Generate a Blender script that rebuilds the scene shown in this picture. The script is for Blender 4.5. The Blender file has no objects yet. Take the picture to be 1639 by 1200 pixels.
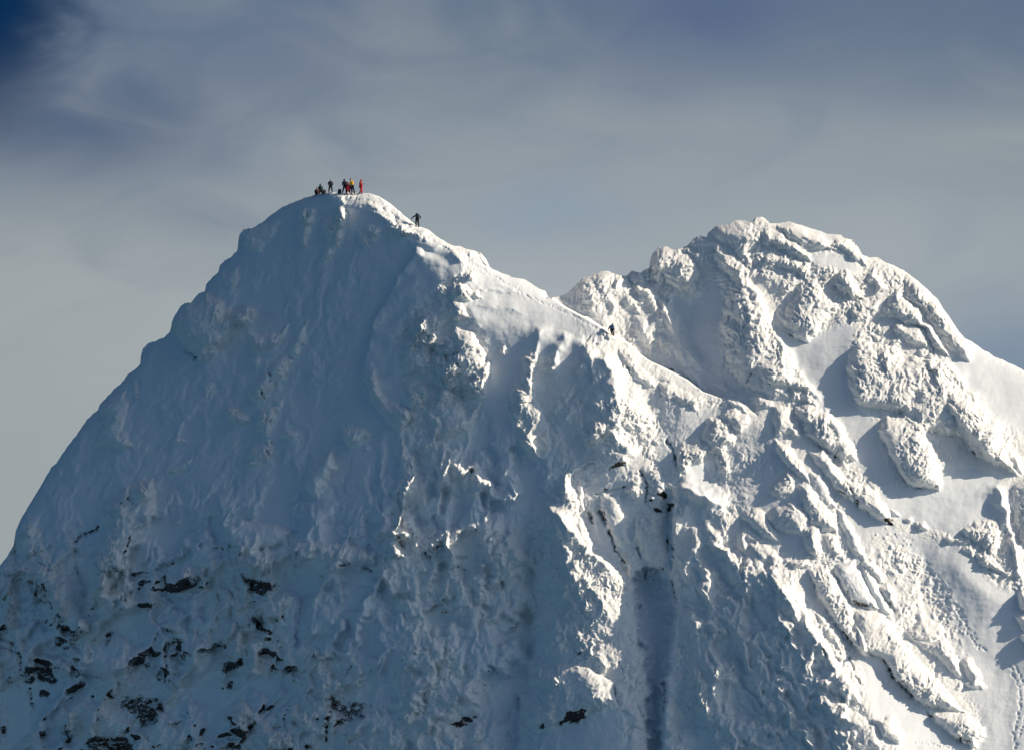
import bpy, bmesh, math, random
import numpy as np
from mathutils import Vector, Matrix

# ------------------------------------------------------------------ camera, sky, sun
sc = bpy.context.scene
COL = sc.collection
S = 0.0745            # metres per photo pixel at 1000 m
D0 = 1000.0
PITCH = math.radians(7.0)
CP, SP = math.cos(PITCH), math.sin(PITCH)

cam_d = bpy.data.cameras.new('camera')
cam = bpy.data.objects.new('camera', cam_d)
COL.objects.link(cam)
cam.location = (0, 0, 0)
cam.rotation_euler = (math.radians(90) + PITCH, 0, 0)
cam_d.sensor_width = 36.0
cam_d.lens = 36.0 * D0 / (1639 * S)
cam_d.clip_start = 1.0
cam_d.clip_end = 60000.0
sc.camera = cam

def world_pt(u, v, y):
    """photo pixel + distance offset (m) -> point in the world (arrays or numbers)"""
    k = (D0 + y) / D0
    x = (u - 819.5) * S * k
    z = (600.0 - v) * S * k
    yy = D0 + y
    return x, yy * CP - z * SP, yy * SP + z * CP

SUN_EL, SUN_AZ = math.radians(30.0), math.radians(93.0)   # azimuth clockwise from +Y (view direction) towards +X
sun_dir = Vector((math.sin(SUN_AZ) * math.cos(SUN_EL), math.cos(SUN_AZ) * math.cos(SUN_EL), math.sin(SUN_EL)))
sun_d = bpy.data.lights.new('sun', 'SUN')
sun_d.energy = 4.4
sun_d.angle = math.radians(0.6)
sun_d.color = (1.0, 0.855, 0.655)
sun = bpy.data.objects.new('sun', sun_d)
COL.objects.link(sun)
sun.rotation_euler = (-sun_dir).to_track_quat('-Z', 'Y').to_euler()
sun.location = (400, 600, 600)

sc.view_settings.view_transform = 'Standard'
sc.view_settings.look = 'None'
sc.view_settings.exposure = 0.28
sc.view_settings.gamma = 1.0

world = bpy.data.worlds.new('World')
sc.world = world
world.use_nodes = True
nt = world.node_tree
nt.nodes.clear()

class NB:
    """tiny node-building helper"""
    def __init__(self, nt): self.nt = nt
    def n(self, typ, **kw):
        nd = self.nt.nodes.new(typ)
        for k, val in kw.items():
            if k.startswith('i_'):
                nd.inputs[k[2:].replace('_', ' ')].default_value = val
            else:
                setattr(nd, k, val)
        return nd
    def link(self, a, b): self.nt.links.new(a, b)
    def m(self, op, a, b=None, c=None, clamp=False):
        nd = self.nt.nodes.new('ShaderNodeMath'); nd.operation = op; nd.use_clamp = clamp
        for i, x in enumerate((a, b, c)):
            if x is None: continue
            if isinstance(x, (int, float)): nd.inputs[i].default_value = x
            else: self.link(x, nd.inputs[i])
        return nd.outputs[0]
    def mix(self, fac, a, b):
        nd = self.nt.nodes.new('ShaderNodeMix'); nd.data_type = 'RGBA'
        for sock, x in ((nd.inputs[0], fac), (nd.inputs[6], a), (nd.inputs[7], b)):
            if isinstance(x, (int, float)): sock.default_value = x
            elif isinstance(x, tuple): sock.default_value = x if len(x) == 4 else x + (1,)
            else: self.link(x, sock)
        return nd.outputs[2]
    def smooth(self, x, lo, hi):
        nd = self.nt.nodes.new('ShaderNodeMapRange'); nd.interpolation_type = 'SMOOTHSTEP'
        nd.inputs[1].default_value = lo; nd.inputs[2].default_value = hi
        self.link(x, nd.inputs[0]); return nd.outputs[0]
    def blob(self, u, v, cu, cv, ru, rv):
        """soft round patch of sky, 1 at (cu, cv) falling to 0"""
        a = self.m('DIVIDE', self.m('SUBTRACT', u, cu), ru)
        b = self.m('DIVIDE', self.m('SUBTRACT', v, cv), rv)
        q = self.m('ADD', self.m('MULTIPLY', a, a), self.m('MULTIPLY', b, b))
        return self.m('POWER', 2.718, self.m('MULTIPLY', q, -1.0))

w = NB(nt)
sky = w.n('ShaderNodeTexSky')
sky.sky_type = 'NISHITA'
sky.sun_disc = False
sky.sun_elevation = SUN_EL
sky.sun_rotation = SUN_AZ
sky.altitude = 2000.0
sky.air_density = 1.0
sky.dust_density = 0.4
sky.ozone_density = 1.6
SKY_STRENGTH = 0.032
SEA = 0.17
SUN_SIDE_FILL = 0.90
tc = w.n('ShaderNodeTexCoord')
sep = w.n('ShaderNodeSeparateXYZ'); w.link(tc.outputs['Generated'], sep.inputs[0])
yy = w.m('MAXIMUM', sep.outputs[1], 0.05)
su = w.m('DIVIDE', sep.outputs[0], yy)                                   # tangent-plane direction, right
sv = w.m('SUBTRACT', w.m('DIVIDE', sep.outputs[2], yy), math.tan(PITCH))   # up
su = w.m('DIVIDE', su, 0.061); sv = w.m('DIVIDE', sv, 0.061)             # 1 = about 3.5 degrees
cv = w.n('ShaderNodeCombineXYZ'); w.link(su, cv.inputs[0]); w.link(sv, cv.inputs[1])
mp = w.n('ShaderNodeMapping'); mp.inputs['Rotation'].default_value = (0, 0, math.radians(-12)); mp.inputs['Scale'].default_value = (0.75, 1.5, 1)
w.link(cv.outputs[0], mp.inputs[0])
n1 = w.n('ShaderNodeTexNoise'); n1.inputs['Scale'].default_value = 1.3; n1.inputs['Detail'].default_value = 5; n1.inputs['Roughness'].default_value = 0.42
n1.inputs['Distortion'].default_value = 0.5
w.link(mp.outputs[0], n1.inputs['Vector'])
nz = w.m('MULTIPLY', w.m('SUBTRACT', n1.outputs[0], 0.5), 1.0)
n2 = w.n('ShaderNodeTexNoise'); n2.inputs['Scale'].default_value = 4.2; n2.inputs['Detail'].default_value = 4; n2.inputs['Roughness'].default_value = 0.5
n2.inputs['Distortion'].default_value = 0.9
w.link(mp.outputs[0], n2.inputs['Vector'])
wisp = w.m('SUBTRACT', n2.outputs[0], 0.5)
# brightness of the cloud layer: pale low down, slate at the top
t = w.m('ADD', w.m('MULTIPLY', sv, -1.0), w.m('ADD', w.m('MULTIPLY', nz, 1.5), w.m('MULTIPLY', wisp, 0.85)))
t = w.smooth(t, -0.98, 0.12)
cloud = w.mix(t, (0.095, 0.138, 0.208), (0.270, 0.305, 0.315))
SKYBLOBS = [  # cu, cv, ru, rv, amount, colour
    (0.05, 0.14, 0.70, 0.20, 0.75, (0.34, 0.375, 0.395)),
    (0.60, 0.18, 0.42, 0.18, 0.70, (0.31, 0.35, 0.375)),
    (-0.10, 0.40, 0.50, 0.16, 0.55, (0.245, 0.285, 0.32)),
    (0.55, 0.40, 0.55, 0.20, 0.60, (0.245, 0.285, 0.32)),
    (-0.85, 0.05, 0.30, 0.35, 0.35, (0.29, 0.32, 0.335)),
    (0.80, 0.25, 0.40, 0.12, 0.50, (0.30, 0.335, 0.36)),
    (1.00, 0.02, 0.18, 0.12, 0.75, (0.15, 0.21, 0.30)),
    (0.07, 0.31, 0.13, 0.06, 0.55, (0.21, 0.28, 0.37)),
    (0.36, 0.70, 0.14, 0.10, 0.75, (0.075, 0.11, 0.21)),
    (-0.88, 0.50, 0.25, 0.11, 0.85, (0.070, 0.105, 0.175)),
    (-0.45, 0.66, 0.22, 0.10, 0.35, (0.085, 0.12, 0.21)),
]
wu = w.m('ADD', su, w.m('ADD', w.m('MULTIPLY', nz, 0.35), w.m('MULTIPLY', wisp, 0.35)))
wv_ = w.m('ADD', sv, w.m('ADD', w.m('MULTIPLY', nz, 0.25), w.m('MULTIPLY', wisp, 0.22)))
for cu_, cv_, ru, rv, am, c in SKYBLOBS:
    b = w.m('MULTIPLY', w.blob(wu, wv_, cu_, cv_, ru, rv), w.m('ADD', am, w.m('MULTIPLY', wisp, 0.9)), clamp=True)
    cloud = w.mix(b, cloud, c)
# the clear gap in the cloud
gap = w.smooth(w.blob(wu, wv_, -1.10, 0.72, 0.24, 0.27), 0.12, 1.0)
cloud = w.mix(gap, cloud, (0.002, 0.022, 0.070))
cloud_e = w.n('ShaderNodeBackground'); w.link(cloud, cloud_e.inputs[0]); cloud_e.inputs[1].default_value = 1.0
tint = w.n('ShaderNodeMix', data_type='RGBA', blend_type='MULTIPLY'); tint.inputs[0].default_value = 1.0
w.link(sky.outputs[0], tint.inputs[6]); tint.inputs[7].default_value = (0.45, 0.84, 1.15, 1)
sky_e = w.n('ShaderNodeBackground'); w.link(tint.outputs[2], sky_e.inputs[0]); sky_e.inputs[1].default_value = SKY_STRENGTH
# the bank of cloud stands behind the mountain; elsewhere the sky is clear
r2 = w.m('ADD', w.m('MULTIPLY', su, su), w.m('MULTIPLY', sv, sv))
bank = w.m('MULTIPLY', w.smooth(w.m('MULTIPLY', r2, -1.0), -40.0, -4.0), w.smooth(sep.outputs[1], 0.05, 0.3))
# sunlit sea of cloud filling the valleys to the left of and behind the viewer
dt = w.n('ShaderNodeVectorMath', operation='DOT_PRODUCT'); w.link(tc.outputs['Generated'], dt.inputs[0])
dt.inputs[1].default_value = Vector((-0.50, -0.82, -0.28)).normalized()
glow = w.m('POWER', w.m('MAXIMUM', dt.outputs['Value'], 0.0), 2.5)
glow = w.m('MULTIPLY', glow, w.smooth(w.m('MULTIPLY', sep.outputs[2], -1.0), -0.25, 0.05))
glow = w.m('MULTIPLY', glow, w.m('ADD', 0.6, w.m('MULTIPLY', n1.outputs[0], 0.8)))
gl_e = w.n('ShaderNodeBackground'); gl_e.inputs[0].default_value = (0.34, 0.66, 1.0, 1); w.link(w.m('MULTIPLY', glow, SEA), gl_e.inputs[1])
dt2 = w.n('ShaderNodeVectorMath', operation='DOT_PRODUCT'); w.link(tc.outputs['Generated'], dt2.inputs[0])
dt2.inputs[1].default_value = Vector((0.86, -0.30, 0.42)).normalized()      # broad fill glow added to the sky on the sun's side, softens the shade
gl2 = w.n('ShaderNodeBackground'); gl2.inputs[0].default_value = (0.84, 0.87, 0.86, 1); w.link(w.m('MULTIPLY', w.m('POWER', w.m('MAXIMUM', dt2.outputs['Value'], 0.0), 6.0), SUN_SIDE_FILL), gl2.inputs[1])
ad0 = w.n('ShaderNodeAddShader'); w.link(gl_e.outputs[0], ad0.inputs[0]); w.link(gl2.outputs[0], ad0.inputs[1])
ads = w.n('ShaderNodeAddShader'); w.link(sky_e.outputs[0], ads.inputs[0]); w.link(ad0.outputs[0], ads.inputs[1])
mx = w.n('ShaderNodeMixShader'); w.link(bank, mx.inputs[0]); w.link(ads.outputs[0], mx.inputs[1]); w.link(cloud_e.outputs[0], mx.inputs[2])
out = w.n('ShaderNodeOutputWorld'); w.link(mx.outputs[0], out.inputs[0])

# ------------------------------------------------------------------ numpy helpers
U0, U1, V0, V1 = -200, 1840, 200, 1400
UU, VV = np.meshgrid(np.arange(U0, U1, dtype=np.float32), np.arange(V0, V1, dtype=np.float32))
H, W = UU.shape

def perlin(x, y, seed):
    rs = np.random.RandomState(seed)
    p = rs.permutation(512)
    ang = rs.rand(512) * 2 * np.pi
    gx, gy = np.cos(ang).astype(np.float32), np.sin(ang).astype(np.float32)
    xi = np.floor(x).astype(np.int32); yi = np.floor(y).astype(np.int32)
    xf = (x - xi).astype(np.float32); yf = (y - yi).astype(np.float32)
    fu = xf * xf * xf * (xf * (xf * 6 - 15) + 10); fv = yf * yf * yf * (yf * (yf * 6 - 15) + 10)
    def g(ix, iy, dx, dy):
        h = p[(p[ix & 511] + iy) & 511]
        return gx[h] * dx + gy[h] * dy
    a = g(xi, yi, xf, yf); b = g(xi + 1, yi, xf - 1, yf)
    c = g(xi, yi + 1, xf, yf - 1); d = g(xi + 1, yi + 1, xf - 1, yf - 1)
    return 1.5 * ((a * (1 - fu) + b * fu) * (1 - fv) + (c * (1 - fu) + d * fu) * fv)

def fbm(x, y, seed, octs=4, gain=0.5):
    r = 0; a = 1; t = 0
    for k in range(octs):
        r = r + a * perlin(x * 2 ** k, y * 2 ** k, seed + k); t += a; a *= gain
    return r / t

def puff(x, y, seed, octs=3, gain=0.5):
    """rounded cauliflower lumps parted by creases, 0..1"""
    r = 0; a = 1; t = 0
    for k in range(octs):
        r = r + a * np.sqrt(np.abs(perlin(x * 2.1 ** k, y * 2.1 ** k, seed + k)) + 0.003); t += a; a *= gain
    return r / t

def worley(x, y, seed):
    """domes on a jittered lattice: 1 at the middle of a lump, falling to its edge"""
    rs = np.random.RandomState(seed)
    jx, jy = rs.rand(64, 64).astype(np.float32), rs.rand(64, 64).astype(np.float32)
    xi = np.floor(x).astype(np.int32); yi = np.floor(y).astype(np.int32)
    best = np.full(x.shape, 9.0, np.float32)
    for a in (-1, 0, 1):
        for b in (-1, 0, 1):
            cx, cy = xi + a, yi + b
            dx = cx + jx[cy & 63, cx & 63] - x; dy = cy + jy[cy & 63, cx & 63] - y
            best = np.minimum(best, dx * dx + dy * dy)
    return np.sqrt(np.clip(1.0 - best, 0, 1))

def blur(a, r):
    """three box passes, about gaussian of sigma r"""
    k = max(1, int(round(r)))
    for ax in (0, 1):
        for _ in range(2):
            pad = [(0, 0), (0, 0)]; pad[ax] = (k + 1, k)
            c = np.cumsum(np.pad(a, pad, mode='edge'), axis=ax, dtype=np.float64)
            a = ((c[2 * k + 1:] - c[:-2 * k - 1]) if ax == 0 else (c[:, 2 * k + 1:] - c[:, :-2 * k - 1])) / (2 * k + 1)
    return a.astype(np.float32)

def window(pts, m):
    a = np.array(pts, dtype=np.float32)
    u0 = int(max(0, a[:, 0].min() - m - U0)); u1 = int(min(W, a[:, 0].max() + m - U0 + 1))
    v0 = int(max(0, a[:, 1].min() - m - V0)); v1 = int(min(H, a[:, 1].max() + m - V0 + 1))
    return slice(v0, v1), slice(u0, u1)

def inside(pts, x, y):
    r = np.zeros(x.shape, bool)
    n = len(pts)
    for i in range(n):
        x0, y0 = pts[i]; x1, y1 = pts[(i + 1) % n]
        if y0 == y1: continue
        c = ((y0 > y) != (y1 > y)) & (x < (x1 - x0) * (y - y0) / (y1 - y0) + x0)
        r ^= c
    return r

def dist_line(pts, x, y, closed=False):
    """distance, side (+ = left of a line drawn downwards), and position along the line 0..1"""
    n = len(pts)
    segs = [(pts[i], pts[(i + 1) % n]) for i in range(n if closed else n - 1)]
    L = [math.hypot(b[0] - a[0], b[1] - a[1]) + 1e-6 for a, b in segs]; T = sum(L)
    best = np.full(x.shape, 1e9, np.float32); side = np.zeros(x.shape, np.float32); pos = np.zeros(x.shape, np.float32)
    acc = 0
    for (a, b), l in zip(segs, L):
        dx, dy = b[0] - a[0], b[1] - a[1]
        t = np.clip(((x - a[0]) * dx + (y - a[1]) * dy) / (l * l), 0, 1)
        d = np.hypot(x - a[0] - t * dx, y - a[1] - t * dy)
        cr = dx * (y - a[1]) - dy * (x - a[0])
        m = d < best - 1e-4
        best = np.where(m, d, best); side = np.where(m, np.sign(cr), side); pos = np.where(m, (acc + t * l) / T, pos)
        acc += l
    return best, side, pos

# ------------------------------------------------------------------ the mountain: skyline
SKYLINE = [(-200,1180),(-100,1045),(-40,960),(0,903),(12,888),(22,872),(25,848),(32,832),(40,818),(47,806),(60,785),(72,765),(82,748),(95,733),
(107,715),(125,692),(140,670),(157,655),(160,645),(172,632),(190,615),(198,609),(203,600),(225,583),(225.5,570),(229,557),(238,548),
(255,542),(265,537),(273,527),(275,515),(280,503),(290,489),(297,484),(305,485),(315,472),(328,465),(330,455),(340,443),(350,435),
(352,425),(360,416),(370,411),(380,401),(381,390),(383,375),(390,367),(405,364),(418,356),(435,343),(455,330),(480,319),(505,311),
(530,307),(545,309),(560,308),(575,309),(590,309),(605,313),(620,322),(632,332),(650,347),(665,359),(685,367),(700,378),(712,386),
(722,392),(738,394),(748,399),(757,400),(770,405),(778,415),(784,427),(800,436),(810,438),(818,443),(838,446),(852,454),(865,463),
(872,465),(877,475),(882,477),(886,474),(900,473),(912,465),(922,455),(935,443),(945,440),(957,437),(962,433),(972,433),(985,438),
(1001,442),(1012,433),(1025,436),(1030,432),(1040,428),(1040.5,415),(1046,403),(1055,396),(1068,394),(1080,400),(1100,393),
(1110,381),(1122,376),(1131,380),(1133,372),(1145,362),(1165,359),(1175,353),(1190,352),(1200,356),(1206,352),(1210,347),(1222,347),(1232,357),
(1250,357),(1263,354),(1280,359),(1300,366),(1325,374),(1345,375),(1352,380),(1365,383),(1373,395),(1380,408),(1390,411),
(1405,412),(1420,420),(1440,429),(1455,438),(1470,450),(1485,464),(1500,478),(1512,496),(1525,515),(1537,533),(1545,541),
(1560,549),(1575,560),(1582,563),(1590,570),(1605,575),(1620,582),(1639,592),(1700,625),(1840,700)]
sk = np.array(SKYLINE)
def skyline(u): return np.interp(u, sk[:, 0], sk[:, 1])

# ------------------------------------------------------------------ the mountain: lie of the slopes
# each entry: outline, slope across (+ = turns towards the right), slope up (small = steep), softness
GX = np.full((H, W), -0.25, np.float32); GZ = np.full((H, W), 0.9, np.float32)
RG = np.full((H, W), 0.7, np.float32)     # rime roughness
RK = np.zeros((H, W), np.float32)         # bare rock
def face(pts, gx, gz, soft=6, rough=None):
    m = soft * 4 + 4
    sl = window(pts, m)
    k = inside(pts, UU[sl], VV[sl]).astype(np.float32)
    k = blur(k, soft)
    GX[sl] = GX[sl] * (1 - k) + gx * k
    GZ[sl] = GZ[sl] * (1 - k) + gz * k
    if rough is not None: RG[sl] = RG[sl] * (1 - k) + rough * k
def rough(pts, r, soft=6):
    sl = window(pts, soft * 4 + 4)
    k = blur(inside(pts, UU[sl], VV[sl]).astype(np.float32), soft)
    RG[sl] = RG[sl] * (1 - k) + r * k

# panels of wind-packed snow, filled in after the slopes
PANELS = [[(250,760),(350,720),(350,840),(345,900),(320,900),(262,925),(215,955),(205,930),(245,840)], [(88,905),(125,850),(155,790),(200,700),(160,700),(100,800),(60,870)],
 [(215,985),(265,965),(262,1080),(235,1080),(225,1030)], [(270,955),(330,950),(335,1005),(275,1005)], [(380,760),(480,740),(490,800),(490,865),(440,832),(360,830),(360,780)],
 [(458,930),(500,925),(498,1030),(470,1050),(450,1000)], [(395,1090),(450,1075),(475,1100),(460,1130),(420,1150),(395,1130)], [(520,800),(540,770),(620,720),(650,750),(615,820),(600,860),(520,860),(505,830)],
 [(30,940),(50,950),(90,1010),(120,1040),(60,1040),(30,1010)], [(60,1120),(120,1060),(170,1080),(110,1130),(120,1200),(60,1200),(50,1140)], [(330,1090),(350,1100),(345,1180),(300,1190),(280,1130)],
 [(780,600),(800,560),(835,555),(830,600),(800,650),(780,640)], [(690,830),(760,800),(850,750),(870,790),(850,815),(780,830),(720,850)]]
# right half of the picture
face([(1000,200),(1900,200),(1900,1500),(1300,1500),(1290,740),(1150,650),(1000,560),(880,480),(880,200)], 0.2, 0.9, 4, 0.85)
# great shaded west face
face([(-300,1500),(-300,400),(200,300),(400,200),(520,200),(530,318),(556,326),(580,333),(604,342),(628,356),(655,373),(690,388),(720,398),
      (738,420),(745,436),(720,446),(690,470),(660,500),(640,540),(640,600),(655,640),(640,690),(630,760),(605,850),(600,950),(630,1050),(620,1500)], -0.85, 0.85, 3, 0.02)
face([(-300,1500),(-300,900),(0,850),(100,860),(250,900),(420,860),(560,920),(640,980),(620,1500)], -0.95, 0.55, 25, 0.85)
# face below the summit ridge
face([(700,460),(760,520),(870,545),(950,550),(985,600),(985,680),(960,740),(905,760),(860,800),(850,900),(850,1000),(840,1500),(600,1500),
      (620,1050),(600,950),(605,850),(640,760),(650,640),(630,600),(640,530)], -0.58, 0.8, 12, 0.7)
# summit ridge and the snow below it
face([(528,200),(529,314),(556,324),(580,333),(604,342),(628,356),(655,371),(690,388),(722,398),(738,418),(748,440),(735,470),(760,510),(830,520),(880,525),(945,530),
      (985,552),(1020,585),(1075,610),(1130,640),(1170,640),(1100,600),(1060,585),(1000,550),(940,510),(882,478),(882,200)], 0.62, 1.3, 3, 0.3)
face([(750,440),(735,468),(762,500),(790,520),(850,528),(900,535),(940,540),(975,545),(950,515),(890,480),(800,440)], 0.5, 1.15, 16, 0.04)
rough([(750,495),(860,515),(960,535),(975,565),(940,600),(930,560),(900,600),(860,560),(810,640),(785,640),(785,570),(765,520)], .04, 6)
# lit shoulder under the lower climber
face([(925,535),(985,548),(1030,582),(1130,640),(1165,648),(1100,655),(1062,640),(1038,625),(1020,600),(1035,625),(1048,660),(1052,690),(1030,702),(1012,715),(992,690),
      (982,655),(978,625),(965,600),(940,575)], 0.5, 0.95, 4, 0.6)
face([(1035,622),(1062,640),(1100,655),(1165,648),(1195,658),(1160,695),(1120,715),(1090,745),(1070,770),(1050,760),(1050,720),(1058,690),(1050,660)], -0.55, 0.85, 5, 0.25)
face([(958,680),(985,690),(1005,712),(1012,735),(1000,740),(980,715),(960,700)], 0.3, 1.0, 4, 0.8)
# hollow of broken rock between the buttresses
face([(930,750),(960,735),(1010,740),(1060,760),(1085,750),(1080,830),(1078,920),(1080,980),(1010,930),(960,880),(930,830),(920,790)], -0.35, 0.5, 6, 0.55)
# gully floor
face([(1010,925),(1050,910),(1085,985),(1070,1100),(1060,1500),(1035,1500),(1035,1130),(1030,1060),(1018,1000)], -0.45, 1.0, 6, 0.05)
face([(850,955),(1012,955),(1035,1130),(1045,1300),(1000,1500),(825,1500),(835,1150)], -0.80, 0.8, 14, 0.8)
face([(862,800),(905,770),(940,860),(1000,930),(1012,955),(850,955),(852,850)], -0.72, 0.8, 6, 0.85)
# right hand shaded wall
face([(1085,760),(1078,840),(1078,920),(1085,1000),(1068,1100),(1060,1500),(1470,1500),(1412,1210),(1400,1160),(1375,1112),(1345,1080),(1330,1050),
      (1290,1000),(1262,960),(1245,928),(1215,905),(1222,888),(1200,872),(1165,850),(1130,820),(1100,790)], -0.78, 0.8, 7, 0.8)
# hollow right of the lit patch, and the crest above it
face([(1140,700),(1200,668),(1245,700),(1270,740),(1290,790),(1310,850),(1290,880),(1255,900),(1230,880),(1215,840),(1180,820),(1150,780),(1130,740)], -0.5, 0.85, 6, 0.35)
face([(1100,752),(1112,735),(1130,738),(1136,765),(1150,785),(1165,815),(1140,812),(1115,790),(1100,770)], 0.38, 1.0, 3, 0.05)
# sunlit strip of slabs
face([(1200,660),(1225,640),(1300,712),(1420,830),(1440,840),(1400,850),(1480,1000),(1560,1130),(1600,1250),(1420,1250),(1400,1160),(1375,1112),(1330,1050),(1290,1000),(1262,960),
      (1240,920),(1300,900),(1330,870),(1316,800),(1290,750),(1262,705),(1230,690)], 0.12, 0.85, 4, 0.5)
# snow tongue between the slabs and the wall
face([(1380,1040),(1415,1090),(1460,1130),(1520,1170),(1560,1210),(1440,1210),(1410,1160),(1385,1110),(1375,1075)], 0.42, 1.0, 4, 0.03)
face([(1260,960),(1290,960),(1330,1010),(1380,1070),(1385,1110),(1370,1100),(1345,1075),(1300,1010)], 0.45, 0.95, 3, 0.6)
# big snow slope on the right
face([(1345,770),(1420,840),(1460,855),(1540,870),(1580,930),(1639,960),(1900,1000),(1900,1500),(1600,1500),(1560,1130),(1480,1000),(1420,900),(1370,850)], 0.0, 0.95, 8, 0.06)
face([(1470,880),(1530,900),(1600,960),(1760,1000),(1800,1150),(1640,1098),(1570,1060),(1520,1010),(1480,950)], -0.72, 0.95, 12, 0.02)  # turned away from the sun; shape stands in for a cast shadow
face([(1400,780),(1450,778),(1500,748),(1560,748),(1600,760),(1620,800),(1600,850),(1540,865),(1500,850),(1460,850),(1430,830)], 0.22, 0.95, 7, 0.03)
face([(1545,545),(1639,590),(1840,690),(1840,900),(1639,700),(1600,680),(1570,640),(1530,600),(1500,575),(1520,560)], 0.25, 1.0, 8, 0.03)
face([(1528,900),(1560,905),(1600,940),(1639,960),(1639,985),(1600,965),(1560,935)], 0.4, 0.95, 5, 0.05)
# couloirs of the right peak
face([(1100,500),(1120,470),(1150,440),(1160,480),(1152,540),(1158,590),(1180,610),(1200,625),(1165,615),(1120,575),(1095,540),(1086,510)], 0.0, 0.95, 6, 0.06)
face([(1075,470),(1095,480),(1108,495),(1105,505),(1090,508),(1075,500)], 0.4, 1.2, 3, 0.02)
face([(1235,520),(1260,545),(1300,535),(1340,520),(1368,515),(1365,570),(1355,610),(1370,650),(1400,670),(1410,720),(1440,775),(1400,780),(1360,735),(1330,690),(1300,640),(1270,585),(1245,550)],
     -0.12, 0.9, 5, 0.03)
# lit snow of the middle group
face([(925,455),(1000,450),(1060,480),(1090,520),(1130,580),(1180,625),(1100,600),(1060,585),(1030,570),(1000,548),(960,520)], 0.85, 1.1, 8, 0.75)
face([(1050,555),(1090,560),(1130,590),(1180,620),(1230,636),(1200,640),(1140,625),(1090,600)], 0.45, 1.0, 4, 0.08)
# top of the right peak
face([(1225,352),(1345,370),(1330,390),(1300,386),(1260,372)], 0.45, 1.8, 3, 0.15)
face([(1290,408),(1340,405),(1365,415),(1385,440),(1340,432),(1300,420)], 0.35, 1.5, 4, 0.05)
face([(1400,415),(1500,500),(1545,560),(1515,580),(1480,520),(1440,460),(1390,430)], 0.2, 0.9, 5, 0.6)

for p_ in PANELS: rough(p_, 0.03, 5)
# solve for the surface that best has those slopes
def poisson(gx, gz):
    fx = gx * S; fy = -gz * S                        # metres per pixel; v runs down
    dx = fx.astype(np.float64).copy(); dx[:, -1] = 0
    dy = fy.astype(np.float64).copy(); dy[-1, :] = 0
    div = dx.copy(); div[:, 1:] -= dx[:, :-1]
    div += dy; div[1:, :] -= dy[:-1, :]
    e = np.concatenate([div, div[::-1]], 0); e = np.concatenate([e, e[:, ::-1]], 1)
    F = np.fft.rfft2(e)
    wy = 2 * np.cos(2 * np.pi * np.arange(e.shape[0]) / e.shape[0]) - 2
    wx = 2 * np.cos(2 * np.pi * np.arange(F.shape[1]) / e.shape[1]) - 2
    den = wy[:, None] + wx[None, :]; den[0, 0] = 1
    F /= den; F[0, 0] = 0
    f = np.fft.irfft2(F, s=e.shape)[:H, :W]
    return f.astype(np.float32)
Y = poisson(GX, GZ)
Y -= Y[600 - V0, 820 - U0]

# ------------------------------------------------------------------ relief (metres towards the viewer)
def ridge(pts, h, wl, wr, r0=2.0, taper=0.15, rk=0):
    """crest along a line; wl = width left of a line drawn down (below one drawn to the right), wr = the other side"""
    m = 4.5 * max(wl, wr)
    sl = window(pts, m)
    x, y = UU[sl], VV[sl]
    wob = 6.5
    x = x + wob * fbm(x / 22, y / 22, 5, 2); y = y + wob * fbm(x / 22, y / 22, 9, 2)
    d, s, p = dist_line(pts, x, y)
    d = np.sqrt(d * d + r0 * r0) - r0
    r = h * np.where(s > 0, np.exp(-(d / wl)), np.exp(-(d / wr))) * (1.0 if h < -2.5 else (0.8 + 0.9 * fbm(x / 45, y / 45, 45, 2)))
    if taper > 0: ta = np.clip(p / taper, 0, 1); tb = np.clip((1 - p) / taper, 0, 1); r *= ta * ta * (3 - 2 * ta) * tb * tb * (3 - 2 * tb)
    Y[sl] -= r
    if rk: RK[sl] = np.maximum(RK[sl], rk * np.exp(-(d / 2.2) ** 2))
def lump(pts, h, wd=8, r=None, wob=4.0):
    """raised block with this outline; wd = how fast it rounds over from its edge"""
    cu = sum(p[0] for p in pts) / len(pts)
    h = h * ((1.7 if sum(p[1] for p in pts) / len(pts) > 440 else 0.9) if cu < 640 else 1.0)
    if cu > 1000 and sum(p[1] for p in pts) / len(pts) < 700:
        wd *= 1.5; wob = 8.0
        if r is not None and r > 0.45: r = max(r, 0.9)
    elif cu > 1000:
        wob = max(wob, 4.5); wd *= 1.2
        if r is not None and r >= 0.4: r = max(r, 0.8)
    sl = window(pts, 12)
    x, y = UU[sl], VV[sl]
    x = x + wob * fbm(x / 18, y / 18, 15, 3); y = y + wob * fbm(x / 18, y / 18, 19, 3)
    d, _, _ = dist_line(pts, x, y, True)
    k = inside(pts, x, y)
    rr = np.where(k, 1 - np.exp(-d / wd), 0)
    Y[sl] -= h * rr
    if r is not None:
        kk = blur(k.astype(np.float32), 3); RG[sl] = RG[sl] * (1 - kk) + r * kk
def rock(pts, a=1.0, soft=3):
    sl = window(pts, soft * 4 + 4)
    x, y = UU[sl], VV[sl]
    x = x + 11 * fbm(x / 13, y / 10, 35, 4, 0.65); y = y + 11 * fbm(x / 13, y / 10, 39, 4, 0.65)
    k = blur(inside(pts, x, y).astype(np.float32), soft)
    RK[sl] = np.maximum(RK[sl], a * k)
def crack(pts, wd=2.0, h=0.35, a=1.0):
    sl = window(pts, 14)
    x, y = UU[sl], VV[sl]
    x = x + 3 * fbm(x / 9, y / 9, 25, 2); y = y + 3 * fbm(x / 9, y / 9, 29, 2)
    d, _, p = dist_line(pts, x, y)
    nn = fbm(x / 7, y / 7, 33, 3, 0.6)
    q = np.exp(-(d / (wd * (1 + 1.1 * nn))) ** 2)
    Y[sl] += h * q
    RK[sl] = np.maximum(RK[sl], a * q * np.clip(0.62 + 1.5 * nn, 0, 1))

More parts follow.
